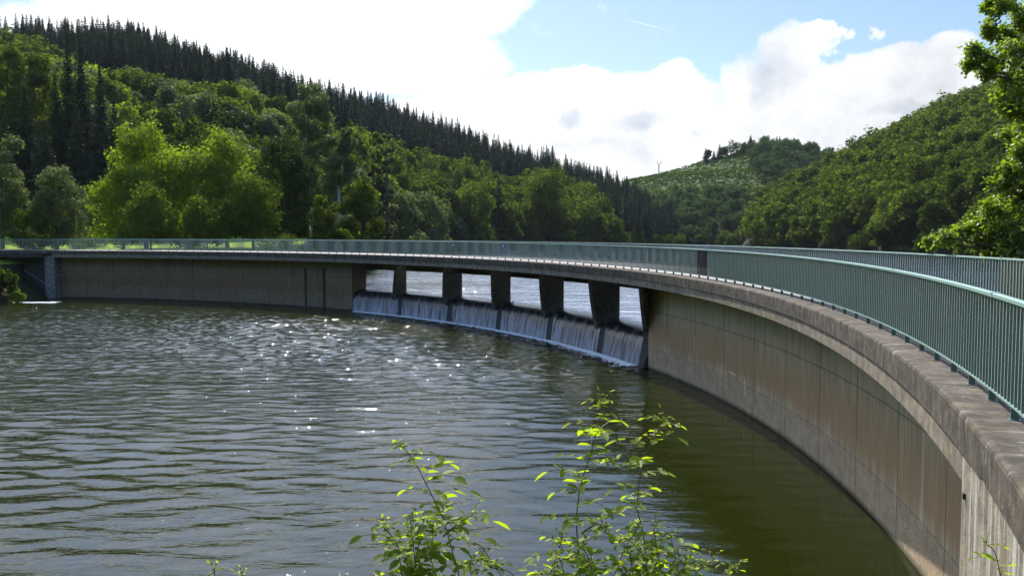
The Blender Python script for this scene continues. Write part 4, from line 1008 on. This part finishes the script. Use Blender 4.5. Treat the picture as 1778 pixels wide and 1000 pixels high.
# ------------------------------------------------------------------ wild roses in front of the camera
RL = np.array([(0, 0, 0), (.26, .28, .07), (.25, .66, .05), (0, 1.02, -.10), (-.25, .66, .05), (-.26, .28, .07)], dtype=float)
def rose(label, stems, seed, dens=1.0, ls=1.0):
    r2 = np.random.default_rng(seed); P0 = px_world(*stems[0][0]); z0 = float(terrain(P0.x, P0.y))
    root = empty('wild_rose', (P0.x, P0.y, z0), label, 'rose bush')
    LP, LD, LU_, LS = [], [], [], []; mb = MB()
    def compound(p, d, L, k=7):
        """pinnate leaf: arching stalk with paired leaflets"""
        d = d/np.linalg.norm(d); pts = [p]; q_ = p.copy(); dd = d.copy(); seg = 5
        for i in range(seg): q_ = q_+dd*L/seg; dd = dd+np.array([0, 0, -.22]); dd /= np.linalg.norm(dd); pts.append(q_.copy())
        mb.tube([Vector(a) for a in pts], [.0012]*len(pts), 3, False)
        side = np.cross(d, [0, 0, 1.]); side /= np.linalg.norm(side)+1e-9; np_ = (k-1)//2
        for j in range(np_):
            f = .30+.62*j/max(1, np_-.6); b_ = pts[min(seg, int(f*seg))]
            for sg_ in (-1, 1):
                LP.append(b_); LD.append(side*sg_*.9+d*.45+np.array([0, 0, -.15])+r2.normal(size=3)*.18); LU_.append(np.array([0, 0, 1.])+r2.normal(size=3)*.35); LS.append(L*.38*(.85+.3*r2.random()))
        LP.append(pts[-1]); LD.append(dd+r2.normal(size=3)*.1); LU_.append(np.array([0, 0, 1.])+r2.normal(size=3)*.3); LS.append(L*.44)
    for (a, *rest) in [(s_[0], *s_[1:]) for s_ in stems]:
        pass
    for st_ in stems:
        pts = [np.array(px_world(*q_)) for q_ in st_]
        if st_[0][1] >= 1000:
            g0 = pts[0].copy(); g0[2] = float(terrain(g0[0], g0[1])); g0[0] += .04; pts = [g0]+pts
        # dense resample
        Q = [];
        for i in range(len(pts)-1):
            m_ = max(2, int(np.linalg.norm(pts[i+1]-pts[i])/.02))
            for j in range(m_): Q.append(pts[i]+(pts[i+1]-pts[i])*j/m_)
        Q.append(pts[-1]); Q = np.array(Q); Q[1:-1] = (Q[:-2]+Q[1:-1]*2+Q[2:])/4
        nq = len(Q); rr_ = np.linspace(.0062 if len(st_) > 3 else .004, .0016, nq)
        mb.tube([Vector(v) for v in Q], list(rr_), 6)
        tot = nq*.02; a = r2.random()*6.28; i = 2
        while i < nq:
            k = i/nq; a += 2.4+r2.normal()*.4
            d = np.array([math.cos(a), math.sin(a)*.7, .55+.3*r2.random()]); L = (.15*(1-.22*k)*(.8+.4*r2.random()))*ls
            if k > .96: L *= .6
            if r2.random() < .93: compound(Q[i], d, L, 7 if r2.random() < .5 else 5)
            if r2.random() < .3*dens: compound(Q[i], np.array([math.cos(a+1.2), math.sin(a+1.2), .5]), L*.7, 5)
            # thorn
            v = Vector((math.cos(a+2), math.sin(a+2), -.2))*.008; mb.tube([Vector(Q[i-1]), Vector(Q[i-1])+v], [.0016, .0003], 3, False)
            i += max(1, int((2.7 if k < .85 else 1.8)*(1.0+.6*r2.random())/dens))
        for _ in range(3): compound(Q[-1], r2.normal(size=3)*.5+np.array([0, 0, .9]), .05*ls, 5)
    LP, LD, LU_, LS = map(np.array, (LP, LD, LU_, LS)); V, F = leaves_mesh(LP, LD, LU_, LS, r2, RL)
    mb.build('stem', M['rose_stem'], root); link_mesh('foliage', np_mesh('foliage', V, F), M['leaf_rose'], root)
rose('wild rose shoot at left with a leaning reddish stem and clustered leaves below', [[(800, 1010, 3.1), (770, 900, 3.1), (745, 850, 3.1), (725, 810, 3.12), (703, 778, 3.12)], [(725, 1010, 3.05), (718, 950, 3.05), (712, 900, 3.0)], [(700, 1010, 2.95), (690, 940, 3.0), (668, 918, 3.0)], [(770, 930, 3.1), (800, 905, 3.0), (822, 892, 3.0)], [(715, 1000, 3.1), (728, 940, 3.1), (735, 905, 3.1)], [(760, 1010, 3.0), (745, 960, 3.0), (752, 930, 3.0)]], 91, 1.3)
rose('tallest wild rose shoot, upright in the middle foreground over the water', [[(1008, 1010, 3.2), (1000, 900, 3.2), (1008, 840, 3.2), (1030, 775, 3.2), (1046, 700, 3.2)], [(985, 1010, 3.1), (968, 960, 3.1), (975, 940, 3.1)], [(1035, 1010, 3.1), (1020, 965, 3.0), (1012, 950, 3.0)], [(1010, 925, 3.2), (1040, 905, 3.15), (1052, 925, 3.1)]], 92, 1.2)
rose('wild rose shoot with curved tip right of the tallest one', [[(1125, 1010, 3.3), (1118, 930, 3.3), (1105, 880, 3.3), (1112, 820, 3.3), (1125, 780, 3.3), (1150, 732, 3.3)], [(1062, 1010, 3.2), (1085, 950, 3.2), (1108, 915, 3.25)], [(1150, 1010, 3.1), (1140, 950, 3.1), (1135, 920, 3.1)], [(1100, 1010, 3.1), (1095, 960, 3.1), (1080, 940, 3.1)]], 93, 1.3)
rose('low leafy wild rose shoots along the bottom edge between the tall ones', [[(880, 1010, 3.0), (860, 985, 3.0), (838, 950, 3.0)], [(905, 1015, 2.9), (885, 990, 2.9), (850, 985, 2.9)], [(940, 1010, 3.0), (962, 985, 3.0)], [(820, 1010, 2.9), (815, 980, 2.9)]], 94, .9, .85)
rose('low reddish tipped wild rose shoots at the bottom edge right of the tall ones', [[(1180, 1010, 3.2), (1172, 960, 3.2), (1165, 935, 3.2)], [(1200, 1010, 3.1), (1215, 985, 3.1), (1240, 970, 3.1)], [(1240, 1015, 3.0), (1255, 995, 3.0), (1278, 985, 3.0)], [(1165, 1010, 3.0), (1190, 980, 3.0)], [(1215, 1010, 3.2), (1195, 970, 3.2)]], 95, 1.0, .85)
rose('single small rose tip at the bottom edge far left of the others', [[(375, 1010, 3.0), (372, 992, 3.0)], [(395, 1012, 3.0), (420, 1000, 3.0)]], 96, .8, .7)
rose('small weed with pointed leaves in front of the streaked abutment', [[(1740, 1010, 3.6), (1732, 975, 3.6), (1728, 955, 3.6), (1712, 945, 3.6)]], 97, .7, .8)
print('objects', len(bpy.data.objects), 'faces', sum(len(m_.polygons) for m_ in bpy.data.meshes))


# ------------------------------------------------------------------ air
hz = bpy.data.meshes.new('haze'); hb = MB(); hb.box((60, 480, 75), 1700, 1500, 156); hz.from_pydata([tuple(v) for v in hb.V], [], hb.F)
hm = bpy.data.materials.new('haze'); hm.use_nodes = True; hq = NT(hm.node_tree); hq.N.clear(); ho = hq.n('ShaderNodeOutputMaterial')
pv = hq.n('ShaderNodeVolumePrincipled'); pv.inputs['Color'].default_value = (.78, .88, 1, 1); pv.inputs['Density'].default_value = .00004; pv.inputs['Anisotropy'].default_value = .2
hq.L.new(pv.outputs[0], ho.inputs['Volume']); hz.materials.append(hm); ho_ = bpy.data.objects.new('haze', hz); COL.objects.link(ho_); tag(ho_, kind='stuff')
